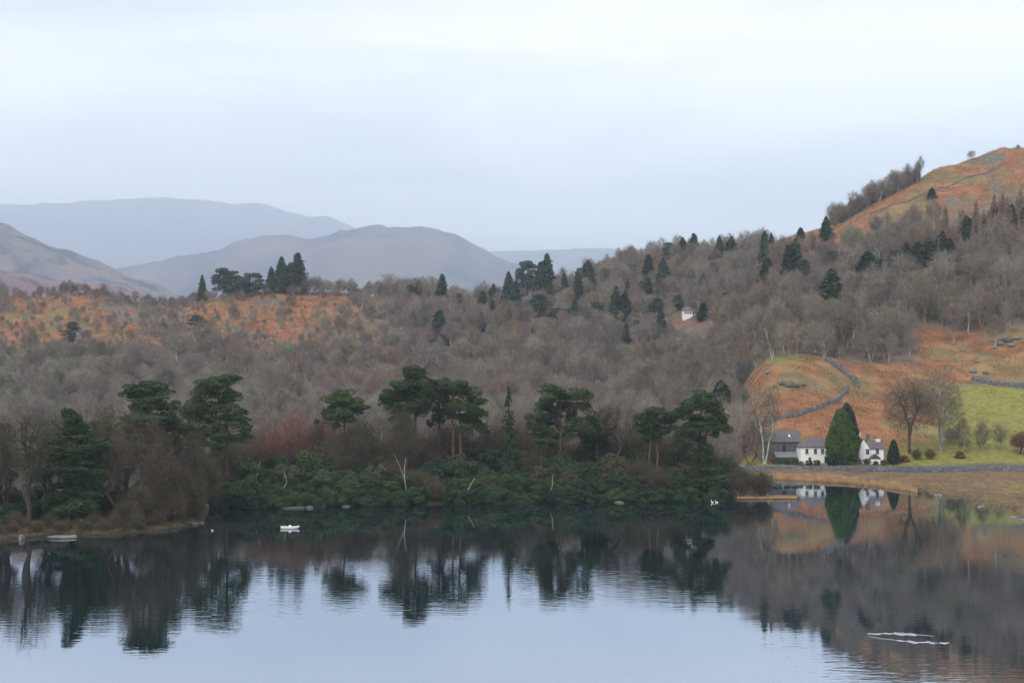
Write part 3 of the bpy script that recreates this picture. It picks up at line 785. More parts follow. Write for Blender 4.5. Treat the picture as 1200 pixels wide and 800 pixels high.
hero_bare(372, 386, 488, 14, 'thin bare birch with pale stem left of the small pine', 900, .3, 'narrow', bark='bark_birch', trunk_r=.16)
hero_bare(472, 366, 478, 22, 'brown bare tree in front of the tallest pine', 2200, .25, 'round', stems=2)
hero_bare(418, 370, 500, 18, 'tangled bare tree under the small pine', 1500, .1, 'round', stems=3, trunk_r=.2)
hero_bare(715, 384, 468, 20, 'crooked bare oak right of the spreading pine', 420, .5, 'vase', .035, 1, trunk_r=.34, wob=.2, lean=1.5, kr=.04)
hero_bare(738, 392, 500, 16, 'pale bare sapling behind the thicket near the oak', 1000, .2, 'narrow')
hero_bare(795, 380, 500, 14, 'bare twigs between the two right island pines', 900, .2, 'narrow')
hero_bare(590, 392, 496, 14, 'small bare tree behind the lone fir', 800, .2, 'round')
hero_bare(625, 372, 525, 15, 'brown bare shrub tree under the spreading pine', 1200, .1, 'round', stems=3, trunk_r=.15)
hero_bare(870, 368, 545, 17, 'low bare willow at the base of the grassy spit', 1300, .12, 'round', stems=4, trunk_r=.16)
hero_bare(893, 368.5, 552, 14, 'dark round willow on the grassy spit', 1500, .05, 'round', stems=5, trunk_r=.14)
hero_bare(852, 388, 525, 20, 'leaning bare alder at the right tip of the island', 1100, .2, 'vase', stems=2, trunk_r=.2, lean=1.5)
# pale dead birches leaning out of the thicket
def snag(px, d, pts, label):
    x = X(px, d); zb = gz(x, d); root = empty('dead_birch', (x, d, zb)); tag(root, label, 'tree')
    W = Wood()
    for ln in pts:
        q = [np.array([X(a, d)-x, rng.normal(0, .15), Z(b, d)-zb]) for a, b in ln]
        for i in range(len(q)-1): W.seg(q[i], q[i+1], .13*(1-.25*i), .13*(1-.25*(i+1)))
    link('trunk', W.mesh('snag'), M['bark_birch'], root)
snag(476, 350, [[(476,574),(474,560),(468,545),(461,530)], [(474,560),(474,548),(476,535)]], 'leaning pale dead birch with forked top over the water')
snag(553, 354, [[(548,574),(552,567),(556,560)], [(552,567),(555,562)]], 'short pale broken birch stump in the island thicket')
snag(332, 346, [[(330,575),(336,565),(333,552)]], 'thin pale leaning stem at the left of the island thicket')
snag(302, 352, [[(300,560),(303,548),(305,540)]], 'faint pale stick in the thicket under the red shrubs')
snag(645, 356, [[(640,588),(647,570),(648,556)]], 'grey dead stem in the thicket below the spreading pine')

# --- thicket along the island shore
MARKS = [(255,'below the double-trunked pine'),(320,'below the reddish trees'),(402,'below the small round pine'),(450,'left of the leaning dead birch'),(500,'below the central pine clump'),
         (560,'right of the central pine clump'),(600,'below the lone fir'),(655,'below the spreading pine'),(715,'below the crooked oak'),(768,'below the flat-headed pine'),(825,'below the rightmost island pine')]
def mark(px): return min(MARKS, key=lambda m: abs(m[0]-px))[1]
def isl_front(px): return float(np.interp(px, [q[0] for q in ISL_F], [q[1] for q in ISL_F]))
rows = [(0.2, .70, 12.5, 'at the water edge'), (7.0, 1.0, 17, 'just behind the shore bushes'), (15.0, 1.3, 19, 'in the middle of the thicket'), (26.0, 1.6, 23, 'at the back of the thicket'), (37.0, 1.95, 32, 'among the pine trunks')]
for off, sc, step, where in rows:
    px = 247.0
    while px < 853:
        d = isl_front(px) + off + rng.uniform(-1.5, 1.5); x = X(px, d)
        u = rng.random(); sc_ = sc*rng.uniform(.78, 1.18)
        if u < (.92 if off < 4 else .80):
            ms = RB[int(rng.integers(0, 4))]; put_bush('rhododendron_bush', ms, x, d, (sc_*rng.uniform(.9,1.1), sc_, sc_*rng.uniform(.85,1.1)), 'glossy green rhododendron %s %s' % (where, mark(px)), 'rhododendrons of the island thicket')
        elif u < .90:
            put_bush('olive_bush', OB[0], x, d, sc_, 'dull olive bush %s %s' % (where, mark(px)), 'olive bushes of the island thicket')
        else:
            put_bush('bare_bush', TB[int(rng.integers(0, 3))], x, d, sc_*1.05, 'brown leafless bush %s %s' % (where, mark(px)), 'leafless bushes of the island thicket', names=('trunk', 'crown'))
        px += step*rng.uniform(.8, 1.15)
for px, d, s, lab in [(437,372,1.55,'tall olive green willow bush right of the small pine'), (452,368,1.2,'lower olive bush beside the tall willow bush'), (660,366,1.1,'yellowish bush at the foot of the spreading pine')]:
    put_bush('olive_bush', OB[0], X(px, d), d, s, lab, 'olive bushes of the island thicket')
# leafless understorey trees between the pine trunks at the back of the island
px = 262.0; i_ = 0
while px < 850:
    d = isl_front(px) + rng.uniform(34, 50); x = X(px, d); s_ = rng.uniform(1.3, 2.1)
    ms = (TR, TB[1], TB[2], TB[0])[int(rng.integers(0, 4))] if px < 420 else TB[int(rng.integers(0, 3))]
    put_bush('understorey_tree', ms, x, d, (s_*.95, s_*.95, s_*1.3), 'twiggy %sleafless tree among the pine trunks %s' % ('low ' if s_ < 1.4 else '', mark(px)), 'leafless understorey trees of the island', cat='tree', names=('trunk', 'crown'))
    px += rng.uniform(13, 24)
# undergrowth on the left islet
for px, d, s, k in [(-15,300,.7,0),(10,292,.75,2),(22,300,.6,1),(48,300,.7,3),(70,305,.75,0),(98,310,.7,1),(128,318,.7,3),(150,330,.8,2),(180,325,.8,0),(215,335,.8,1),(-40,290,.8,2),(235,345,.8,0)]:
    put_bush('holly_bush', RB[k], X(px, d), d, s, 'dark green undergrowth bush beneath the islet trees, ' + ('at the left edge' if px < 20 else 'by the forked oak' if px < 60 else 'by the layered pine' if px < 115 else 'below the flat-topped pine' if px < 200 else 'at the islet tip'), 'undergrowth bushes of the left islet')
for px, d, s in [(20,282,.5),(58,283,.5),(110,288,.45),(135,284,.5),(160,286,.55),(185,291,.6),(205,296,.6),(228,310,.6),(232,325,.7),(-20,280,.6)]:
    put_bush('bare_bush', TB[int(rng.integers(0, 3))], X(px, d), d, s, 'leafless scrub on the islet bank ' + ('near the left edge' if px < 60 else 'right of the layered pine' if px < 140 else 'below the flat-topped pine' if px < 200 else 'at the islet tip'), 'leafless scrub of the left islet', names=('trunk', 'crown'))

# more leafless shrubs and trees crowding the islet
for px, d, s, hi in [(-5,273,.5,.8),(42,277,.5,.8),(100,281,.5,.8),(15,275,.45,.8),(70,279,.45,.8),(122,281,.5,.8),(160,284,.5,.8),(182,289,.5,.9),(232,309,.6,.9),(146,290,.7,1.1),(178,292,.75,1.3),(200,296,.9,1.4),(216,303,.95,1.5),(228,305,.7,1.1),(184,305,1.1,1.5),(222,322,1.1,1.5),(238,338,1.2,1.6),(130,300,.8,1.1)]:
    where = 'near the left edge' if px < 60 else 'by the layered pine' if px < 125 else 'below the flat-topped pine' if px < 200 else 'at the islet tip'
    put_bush('leafless_shrub', TB[int(rng.integers(0, 3))], X(px, d), d, (s, s, s*hi), '%s leafless shrub crowding the islet %s' % ('tall' if s*hi > 1.4 else 'low', where), 'leafless shrubs crowding the left islet', cat='shrub', names=('trunk', 'crown'))
for px, d, s, k in [(2,284,.8,1),(30,296,.85,0),(12,310,1.1,0),(48,315,1.1,2),(128,322,1.2,1),(165,325,1.25,0),(195,330,1.2,2),(84,300,.9,2),(64,298,.8,1),(112,298,.75,0),(146,304,.75,3),(205,306,.6,1)]:
    put_bush('holly_bush', RB[k], X(px, d), d, s, 'dense dark evergreen bush between the islet trees ' + ('by the forked oak' if px < 60 else 'around the layered pine' if px < 125 else 'right of the layered pine'), 'evergreen bushes of the left islet')

# ------------------------------------------------------------------ houses by the far shore
def gable_prism(mb, x0, x1, y0, y1, ze, zr, t=.18, over=.35):
    """roof slab pair, ridge along x"""
    ym = (y0+y1)/2
    for sy, ya in ((1, y0-over), (-1, y1+over)):
        zl = ze - (zr-ze)*over/((y1-y0)/2)
        p = [(x0-over, ya, zl), (x1+over, ya, zl), (x1+over, ym, zr), (x0-over, ym, zr)]
        q = [(a, b, c+t) for a, b, c in p]
        mb.solid(p+q, [(0,3,2,1),(4,5,6,7),(0,1,5,4),(1,2,6,5),(2,3,7,6),(3,0,4,7)])
def window(parent, x, y, z, w, h, frame='paint_grey', bars=True):
    fr = MB(); t = .09
    fr.box(x-w/2-t, x+w/2+t, y-.10, y+.05, z-h/2-t, z-h/2); fr.box(x-w/2-t, x+w/2+t, y-.10, y+.05, z+h/2, z+h/2+t)
    fr.box(x-w/2-t, x-w/2, y-.10, y+.05, z-h/2, z+h/2); fr.box(x+w/2, x+w/2+t, y-.10, y+.05, z-h/2, z+h/2)
    if bars: fr.box(x-.03, x+.03, y-.085, y+.03, z-h/2, z+h/2); fr.box(x-w/2, x-.031, y-.08, y+.02, z-.03, z+.03); fr.box(x+.031, x+w/2, y-.08, y+.02, z-.03, z+.03)
    wo = fr.build('window', M[frame], parent)
    p = MB(); p.box(x-w/2, x+w/2, y-.045, y+.01, z-h/2, z+h/2); p.build('pane', M['dark_glass'], wo)
    s = MB(); s.box(x-w/2-.16, x+w/2+.16, y-.20, y-.105, z-h/2-.22, z-h/2-.095); s.build('sill', M['barnstone'], wo)
    return wo
def chimney(parent, x, y, z0, z1, w, mat, pots=2):
    c = MB(); c.box(x-w/2, x+w/2, y-w/2, y+w/2, z0, z1); c.box(x-w/2-.12, x+w/2+.12, y-w/2-.12, y+w/2+.12, z1+.002, z1+.2)
    o = c.build('chimney', M[mat], parent)
    for i in range(pots):
        W = Wood(); xx = x + (i-(pots-1)/2)*w*.5; W.seg(np.array([xx, y, z1+.2]), np.array([xx, y, z1+.7]), .14, .12); link('chimney_pot', W.mesh('pot'), M['barnstone'], o)
def cottage():
    d = 476.0; gx = lambda px: X(px, d) - X(965, d); g = gz(X(965, d), d) ; gzz = lambda py: Z(py, d) - g
    root = empty('cottage', (X(965, d), d, g)); tag(root, 'long whitewashed cottage behind the big green cypress, slate roofs and three chimneys', 'cottage')
    x0, x1, ze, zr, b = gx(938.5), gx(1000), gzz(523.5), gzz(512.5), -1.5
    w = MB(); w.box(x0, x1, 0, 8, b, ze); w.build('wall', M['whitewash'], root)
    r = MB(); o = .4; zl = ze - .1; hx = 3.6
    pts = [(x0-o,-o,zl),(x1+o,-o,zl),(x1+o,8+o,zl),(x0-o,8+o,zl),(x0+hx,4,zr),(x1+o,4,zr),
           (x0-o,-o,zl+.2),(x1+o,-o,zl+.2),(x1+o,8+o,zl+.2),(x0-o,8+o,zl+.2)]
    r.solid(pts, [(0,3,2,1),(6,7,5,4),(8,9,4,5),(9,6,4),(7,8,5),(0,1,7,6),(1,2,8,7),(2,3,9,8),(3,0,6,9)]); r.build('roof', M['slate'], root)
    for px in (945.5, 955.5, 963.8): window(root, gx(px), 0, gzz(528.3), .85, 1.35)
    for px in (949, 978): window(root, gx(px), 0, gzz(537.5), .8, 1.0)
    dr = MB(); dr.box(gx(966.2), gx(969), -.08, .02, b+1.2, gzz(534.5)); do = dr.build('door', M['door'], root)
    kn = MB(); kn.box(gx(966.6), gx(966.9), -.14, -.082, gzz(538.2), gzz(537.7)); kn.build('handle', M['paint_grey'], do)
    # gabled cross wing
    a0, a1, ga, gr = gx(1000.3), gx(1018), gzz(526), gzz(514.5); y0 = -2.0; am = (a0+a1)/2 + .4
    w = MB(); w.solid([(a0,y0,b),(a1,y0,b),(a1,9,b),(a0,9,b),(a0,y0,ga),(a1,y0,ga),(a1,9,ga),(a0,9,ga),(am,y0,gr),(am,9,gr)],
                      [(0,3,2,1),(0,1,5,8,4),(1,2,6,5),(2,3,7,9,6),(3,0,4,7),(4,8,9,7),(5,6,9,8)]); w.build('gable_wall', M['whitewash'], root)
    r = MB()
    for sx, xa in ((1, a0-.25), (-1, a1+.25)):
        sl = (gr-ga)/abs(am - (a0 if sx == 1 else a1)); zl = ga - .25*sl + .02
        p = [(xa, y0-.15, zl), (am, y0-.15, gr+.02), (am, 9.3, gr+.02), (xa, 9.3, zl)]; q = [(i, j, k+.2) for i, j, k in p]
        r.solid(p+q, [(0,1,2,3),(4,7,6,5),(0,4,5,1),(1,5,6,2),(2,6,7,3),(3,7,4,0)])
    r.build('roof', M['slate'], root)
    window(root, gx(1015), y0, gzz(528.5), .95, 1.5)
    # right wing, ridge along the shore
    c0, c1, ce, cr = gx(1018.2), gx(1034.5), gzz(525), gzz(516.8)
    w = MB(); w.solid([(c0,-1,b),(c1,-1,b),(c1,6,b),(c0,6,b),(c0,-1,ce),(c1,-1,ce),(c1,6,ce),(c0,6,ce),(c0,2.5,cr),(c1,2.5,cr)],
                      [(0,3,2,1),(0,1,5,4),(1,2,6,9,5),(2,3,7,6),(3,0,4,8,7),(4,5,9,8),(6,7,8,9)]); w.build('wing_wall', M['whitewash'], root)
    r = MB(); gable_prism(r, c0+.36, c1, -1, 6, ce+.02, cr+.02); r.build('roof', M['slate'], root)
    window(root, gx(1027.2), -1, gzz(528), .9, 1.6); window(root, gx(1023), -1, gzz(535.5), .8, .9)
    # porch with dark pitched roof
    p0, p1 = gx(1015.5), gx(1028.5); pm = (p0+p1)/2; pe, pr = gzz(537), gzz(531.5)
    w = MB(); w.box(p0+.3, p1-.3, -4.4, -2.02, b, pe-.05); w.build('porch_wall', M['whitewash'], root)
    r = MB()
    for xa in (p0, p1):
        p = [(xa,-4.7,pe),(pm,-4.7,pr),(pm,-2.02,pr),(xa,-2.02,pe)]; q = [(i,j,k+.16) for i,j,k in p]
        r.solid(p+q, [(0,1,2,3),(4,7,6,5),(0,4,5,1),(1,5,6,2),(2,6,7,3),(3,7,4,0)])
    r.solid([(p0+.3,-4.42,pe-.05),(p1-.3,-4.42,pe-.05),(pm,-4.42,pr)], [(0,1,2)])
    r.build('porch_roof', M['slate'], root)
    chimney(root, gx(1009), 4, gr-2.4, gzz(507.5), 1.35, 'whitewash', 2)
    chimney(root, gx(1020), 3.2, cr-1, gzz(509.5), 1.25, 'barnstone', 2)
    chimney(root, gx(1030.5), 2.5, cr-1, gzz(515.2), 1.5, 'whitewash', 2)
    chimney(root, gx(984), 4, zr-1, gzz(507.5), 1.2, 'whitewash', 2)
cottage()
def barn():
    d = 484.0; g = gz(X(922, d), d); gx = lambda px: X(px, d)-X(922, d); gzz = lambda py: Z(py, d)-g
    root = empty('barn', (X(922, d), d, g)); tag(root, 'grey stone barn with purple slate roof left of the white cottage', 'barn')
    x0, x1, ze, zr = gx(896), gx(936.5), gzz(517), gzz(506)
    w = MB(); w.solid([(x0,0,-2),(x1,0,-2),(x1,8,-2),(x0,8,-2),(x0,0,ze),(x1,0,ze),(x1,8,ze),(x0,8,ze),(x0,4,zr),(x1,4,zr)],
                      [(0,3,2,1),(0,1,5,4),(1,2,6,9,5),(2,3,7,6),(3,0,4,8,7),(4,5,9,8),(6,7,8,9)]); w.build('wall', M['barnstone'], root)
    r = MB(); gable_prism(r, x0, x1, 0, 8, ze+.03, zr+.03, over=.4); r.build('roof', M['slate'], root)
    l0, l1 = gx(908), gx(934)
    w = MB(); w.box(l0, l1, -3, -.01, -2, gzz(535.5)); w.build('lean_to_wall', M['barnstone'], root)
    r = MB(); za, zb = gzz(535.2), gzz(529.5)
    p = [(l0-.3,-3.4,za),(l1+.3,-3.4,za),(l1+.3,-.02,zb),(l0-.3,-.02,zb)]; q = [(i,j,k+.15) for i,j,k in p]
    r.solid(p+q, [(0,3,2,1),(4,5,6,7),(0,1,5,4),(1,2,6,5),(2,3,7,6),(3,0,4,7)])
    r.build('lean_to_roof', simple_mat('pale slate', (.20,.20,.21), (.28,.28,.29), 1.5), root)
    dr = MB(); dr.box(gx(917), gx(921), -.09, .02, gzz(529), gzz(520.5)); dr.build('door', M['door'], root)
    window(root, gx(928), 0, gzz(523), .8, .9)
    sk = MB(); ssl = (zr-ze)/4; y_ = 1.6; zz = ze+.03+.18+y_*ssl
    sk.solid([(gx(925.3),y_,zz+.05),(gx(927.3),y_,zz+.05),(gx(927.3),y_+.9,zz+.05+.9*ssl),(gx(925.3),y_+.9,zz+.05+.9*ssl)], [(0,1,2,3)]); sk.build('skylight', M['paint_white'], root)
barn()
def far_house():
    x, d = on_ground(809, 371, 800); g = gz(x, d); root = empty('farmhouse', (x, d, g)); tag(root, 'small white house with grey roof high in the hillside wood', 'house')
    k = d/F
    w = MB(); w.box(-9*k, 1.5*k, -3, 4, -3, 5*k+.8); w.build('wall', M['whitewash'], root)
    w = MB(); w.box(1.55*k, 11*k, -1.5, 5, -3, 4*k+.8); w.build('wing_wall', M['whitewash'], root)
    r = MB(); gable_prism(r, -9*k, 1.2*k, -3, 4, 5*k+.82, 8.5*k+.8); r.build('roof', M['slate'], root)
    r = MB(); gable_prism(r, 2.1*k, 11*k, -1.5, 5, 4*k+.82, 7.6*k+.8); r.build('roof', M['slate'], root)
    chimney(root, -3*k, .5, 7*k, 10.3*k, 1.1, 'whitewash', 1)
    for q in (-6.5, -3.5, -.6): window(root, q*k, -3, 2.7*k+.8, .9, 1.2, bars=False)
    for q in (3.5, 6.2, 9): window(root, q*k, -1.5, 2.1*k+.8, 1.1, 1.3, bars=False)
far_house()

# --- dry stone walls following the ground
def stone_wall(pts, h, t, label, base_drop=.5, step=1.2, rough=.14, top=None, name='stone_wall', mat='stone'):
    P = []
    for (a, b) in zip(pts[:-1], pts[1:]):
        a = np.array(a); b = np.array(b); n = max(1, int(np.linalg.norm(b-a)/step))
        for i in range(n): P.append(a + (b-a)*i/n)
    P.append(np.array(pts[-1])); P = np.array(P)
    o = np.array([P[0][0], P[0][1]]); zb = ground_z(P[:, 0], P[:, 1])
    z0 = float(zb[0])
    T = np.gradient(P, axis=0); T /= np.linalg.norm(T, axis=1)[:, None]+1e-9; Nn = np.stack([-T[:, 1], T[:, 0]], 1)
    n = len(P); hh = h*(1 + rng.normal(0, rough, n)); nx = rng.normal(0, rough*.4, (n, 4))
    tops = zb + hh if top is None else np.full(n, top) + rng.normal(0, .07, n)
    V = []
    for side, zz, w, c in ((-1, zb-base_drop, .6, 0), (-1, tops, .42, 1), (1, tops, .42, 2), (1, zb-base_drop, .6, 3)):
        q = P + Nn*(side*t*w + nx[:, c:c+1]*t*.3)
        V.append(np.column_stack([q - o, zz - z0]))
    V = np.concatenate(V); i = np.arange(n-1); Fs = []
    for a, b in ((0,1),(1,2),(2,3)): Fs.append(np.stack([a*n+i, a*n+i+1, b*n+i+1, b*n+i], 1))
    Fs.append(np.array([[0, n, 2*n, 3*n], [n-1, 4*n-1, 3*n-1, 2*n-1]]))
    ob = link(name, mesh_np(name, V, Fs), M[mat]); ob.location = (o[0], o[1], z0)
    tag(ob, label, 'wall'); return ob
def gp(px, py, dmin=452):
    return on_ground(px, py, dmin)
stone_wall([(X(850, 462), 462), (X(905, 459), 459), (X(1040, 457), 457), (X(1210, 456), 456), (X(1420, 456), 456)], 2.4, .8, 'long grey stone roadside wall between the cottage and the reeds', top=3.15, rough=.1)
stone_wall([(X(820,470.),470.), (X(850, 463), 463)], 1.3, .6, 'short low stone wall at the left end of the roadside wall')
stone_wall([gp(868,504), gp(905,496), gp(935,489), gp(962,480), gp(984,468), gp(994,457)], 1.5, .9, 'dry stone wall curving up through the bracken behind the cottage', rough=.2)
stone_wall([gp(968,424), gp(980,431), gp(990,438), gp(1000,446), gp(1005,454)], 2.0, 1.6, 'tumbledown wall running down from the wood above the cypress', rough=.4)
stone_wall([gp(1138,447), gp(1160,450), gp(1185,453), gp(1225,458)], 1.8, .9, 'stone wall along the top of the green field', rough=.15)
stone_wall([gp(1020,252,640), gp(1060,238,640), gp(1100,222,640), gp(1130,211,640), gp(1155,205,640), gp(1172,195,640)], .8, .6, 'thin wall climbing the orange fell towards the crag', rough=.2, step=3)
stone_wall([(X(120, 652), 652), (X(300, 652), 652)], 1.5, .7, 'pale low wall across the meadow behind the double pine', mat='rock', rough=.1)

# --- rocks
def rock_mesh(seed):
    rg = np.random.default_rng(seed); n1, n2 = 12, 8; V = []
    th = np.linspace(0, 2*pi, n1, endpoint=False); ph = np.linspace(-pi/2, pi/2, n2)
    pn = rg.normal(0, 1, (7, 3)); pn /= np.linalg.norm(pn, axis=1)[:, None]; pd = rg.uniform(.6, .95, 7)
    for p in ph:
        for t in th:
            v = np.array([cos(t)*cos(p), sin(t)*cos(p), sin(p)]); r = 1.0
            dt = pn @ v
            for a, b in zip(dt, pd):
                if a > 1e-3: r = min(r, b/a)
            V.append(v*r*(1+rg.normal(0, .03)))
    idx = np.arange(n1*n2).reshape(n2, n1); q = []
    for i in range(n2-1):
        for j in range(n1): q.append((idx[i, j], idx[i, (j+1) % n1], idx[i+1, (j+1) % n1], idx[i+1, j]))
    return setm(mesh_np('rock', np.array(V), [np.array(q)]), M['rock'])
RK = [rock_mesh(i) for i in range(5)]
def rock(x, y, s, label, group=None, z=None, mat=None):
    me = RK[int(rng.integers(0, 5))]
    if mat: me = setm(me.copy(), M[mat])
    o = bpy.data.objects.new('rock', me); COL.objects.link(o)
    o.location = (x, y, (gz(x, y) if z is None else z) + s[2]*.2); o.scale = s; o.rotation_euler = (0, 0, rng.uniform(0, 6)); tag(o, label, 'rock', group)
for px in np.arange(1005, 1205, 8.5):
    px += rng.uniform(-3, 3); sh = float(np.interp(px, [a for a, b in SHORE], [b for a, b in SHORE])); s = rng.uniform(.5, 1.3)
    rock(X(px, sh), sh, (s*1.5, s, s*.5), 'grey stone at the water edge of the right bank', 'stones along the right bank')
for px, d, s, lab in [(72, 272, (3.2,1.2,.5), 'pale flat slab at the shore of the left islet'), (86, 273, (1.6,.8,.5), 'grey stone right of the pale slab'), (228, 299, (1.3,.7,.5), 'stone at the tip of the left islet'),
                      (236, 301, (.8,.5,.35), 'small stone just off the tip of the left islet'), (25, 270, (1,.7,.8), 'upright grey stone at the left edge shore'), (345, 338, (3,1,.4), 'low grey ledge under the left end of the thicket'),
                      (362, 339, (2.2,1,.45), 'grey ledge under the thicket below the small pine'), (405, 342, (1.4,.8,.3), 'small ledge under the thicket'), (725, 354, (3,1,.35), 'low grey ledge below the crooked oak')]:
    rock(X(px, d), d, s, lab, z=.0, mat='crag' if px > 300 else None)
for px, py, s in [(925,452,4.2),(932,455,3.2),(917,450,3),(941,452,2.2),(900,437,2.5),(908,455,2),(1172,405,4),(1180,401,5),(1186,407,3.5),(1165,409,2.5),(1192,399,3),(1128,412,2.5),(1145,425,2.2),(1140,436,3),(1155,440,2.5),(1117,404,2)]:
    x, d = gp(px, py); s *= .5; rock(x, d, (s*1.3, s, s*.8), 'rough grey outcrop ' + ('on the bracken knoll left of the cottage' if px < 1000 else 'on the slope above the green field'), 'outcrops on the lower slope', mat='crag' if px < 1000 else None)

# --- conifers by the cottage
def dense_cone(px, d, top, hw, label, mat, wide=.24, base=None, name='cypress_tree', n=16000, size=.26):
    x = X(px, d); zb = gz(x, d); h = Z(top, d) - zb; r = hw*d/F
    root = empty(name, (x, d, zb)); tag(root, label, 'cypress tree')
    t = rng.uniform(0, 1, n)**.8; an = rng.uniform(0, 2*pi, n)
    def prof(t): return np.where(t < wide, .70 + .30*np.sin(t/wide*pi/2), (1-np.clip((t-wide)/(1-wide), 0, 1))**.66*.97 + .03)
    lump = .46 + .70*fbm(an*3.2+5, t*12, 3) + .6*(fbm(an*9, t*32, 4)-.5)
    rr = r*prof(t)*lump*rng.uniform(.72, 1, n)**.5
    z = .06*h + t*h*.93 + rng.normal(0, .12, n)
    c = np.column_stack([np.cos(an)*rr, np.sin(an)*rr, z]); nn = np.column_stack([np.cos(an), np.sin(an), np.full(n, .5)])
    for q in range(150):
        tq = rng.uniform(.02, .93); aq = rng.uniform(0, 2*pi); rq = r*float(prof(np.array([tq]))[0])*.84
        cc, vv = blob_points(cos(aq)*rq, sin(aq)*rq, .06*h + tq*h*.93, r*.16, r*.16, r*.26, n//260); c = np.vstack([c, cc]); nn = np.vstack([nn, vv])
    W = Wood(); W.seg(np.array([0,0,-.6]), np.array([0,0,h*.45]), .35, .22); W.seg(np.array([0,0,h*.45]), np.array([0,0,h*.96]), .22, .04)
    for k in range(40):
        a = rng.uniform(0, 2*pi); zz = rng.uniform(.1, .85)*h; R = r*.6*float(prof(np.array([zz/h]))[()])
        W.seg(np.array([0,0,zz-.6]), np.array([cos(a)*R, sin(a)*R, zz]), .07, .03)
    link('trunk', W.mesh('trunk'), M['bark_dark'], root); link('crown', leaf_mesh('crown', c, nn, size, .5), M[mat], root)
dense_cone(986.5, 466, 478, 21, 'huge bright green conical cypress in front of the white cottage', 'cypress', n=26000)
dense_cone(992, 473.5, 471.5, 17, 'darker taller cypress top directly behind the bright green one', 'cypress_dark', .35)
dense_cone(1047, 467, 515, 8, 'small dark conifer right of the cottage', 'cypress_dark', n=7000)
dense_cone(976, 463, 531, 8, 'low dark bush before the cottage at the foot of the cypress', 'cypress_dark', .5, n=5000)
hero_bare(1066, 480, 424, 35, 'great bare tree with spreading low boughs right of the cottage, left of its pair', 3000, .2, 'round', .026, 1, bark='bark_dark', tw='twig_olive', trunk_r=.55, kr=.017, wob=.05)
hero_bare(1103, 482, 427, 33, 'great bare tree with pale trunk, right of its pair', 2800, .2, 'round', .026, 2, bark='bark_hill', tw='twig_olive', trunk_r=.5, kr=.017, wob=.05)
hero_bare(896, 474, 446, 27, 'tall grey bare ash in front of the stone barn', 1700, .2, 'vase', .028, 3, bark='bark_hill', tw='twig_olive', trunk_r=.4)
hero_bare(878, 478, 488, 20, 'grey bare tree left of the stone barn', 1500, .12, 'round', .03, 3, bark='bark_dark', tw='twig_hill', trunk_r=.25)
hero_bare(1128, 478, 488, 14, 'slender bare birch right of the great pair', 700, .06, 'narrow', .028, 2, bark='bark_hill', tw='twig_olive', trunk_r=.18)
hero_bare(1151, 480, 490, 12, 'slender olive birch against the green field', 700, .06, 'narrow', .026, 3, bark='bark_hill', tw='twig_olive', trunk_r=.18)
hero_bare(1172, 482, 494, 13, 'wispy bare tree in the green field near the right edge', 500, .1, 'vase', .022, 1, bark='bark_hill', tw='twig_olive', trunk_r=.18)
hero_bare(1196, 476, 506, 15, 'small russet thorn tree at the right edge', 1500, .25, 'round', .03, 1, tw='twig_red', trunk_r=.22)
hero_bare(1115, 492, 500, 13, 'faint bare sapling behind the great pair', 500, .08, 'narrow', .024, 1, bark='bark_hill', tw='twig_olive', trunk_r=.15)
for px, d, s, k, nm, lab in [(912,468,.42,'h','hedge_bush','round dark hedge bush before the barn'),(922,468,.42,'h','hedge_bush','green hedge bush right of the round one before the barn'),(932,468,.40,'h','hedge_bush','dark hedge bush beside the cottage corner'),
                     (938.5,464,.3,'r','russet_bush','small red bush by the cottage corner'),(948,464,.36,'h','garden_hedge','clipped hedge under the left cottage window'),(957,464,.36,'h','garden_hedge','clipped hedge under the right cottage window'),
                     (1006,464,.28,'t','bare_bush','low brown shrub right of the big cypress'),(1016,464,.30,'o','olive_bush','low shrub before the porch'),(1026,464,.28,'h','hedge_bush','low dark shrub right of the porch'),(1036,465,.3,'o','olive_bush','shrub at the right corner of the cottage'),
                     (1060,470,.48,'r','russet_bush','rust coloured bush right of the small conifer'),(1074,472,.4,'t','bare_bush','brown scrub under the great pair of trees'),(1125,472,.5,'r','russet_bush','rusty bush under the slender birch'),
                     (862,474,.6,'h','hedge_bush','green bush left of the barn'),(876,470,.45,'h','hedge_bush','bush at the lawn corner left of the barn'),(1090,472,.4,'t','bare_bush','twiggy scrub between the great pair of trees'),(905,470,.4,'r','russet_bush','russet bush at the foot of the bare ash')]:
    ms = {'h': RB[3], 'r': RB[3], 'o': OB[0], 't': TB[0]}[k]
    if k == 'h': ms = (ms[0], setm(ms[1].copy(), M['hedge']))
    if k == 'r': ms = (ms[0], setm(ms[1].copy(), M['russet']))
    put_bush(nm, ms, X(px, d), d, s*1.35, lab, None)

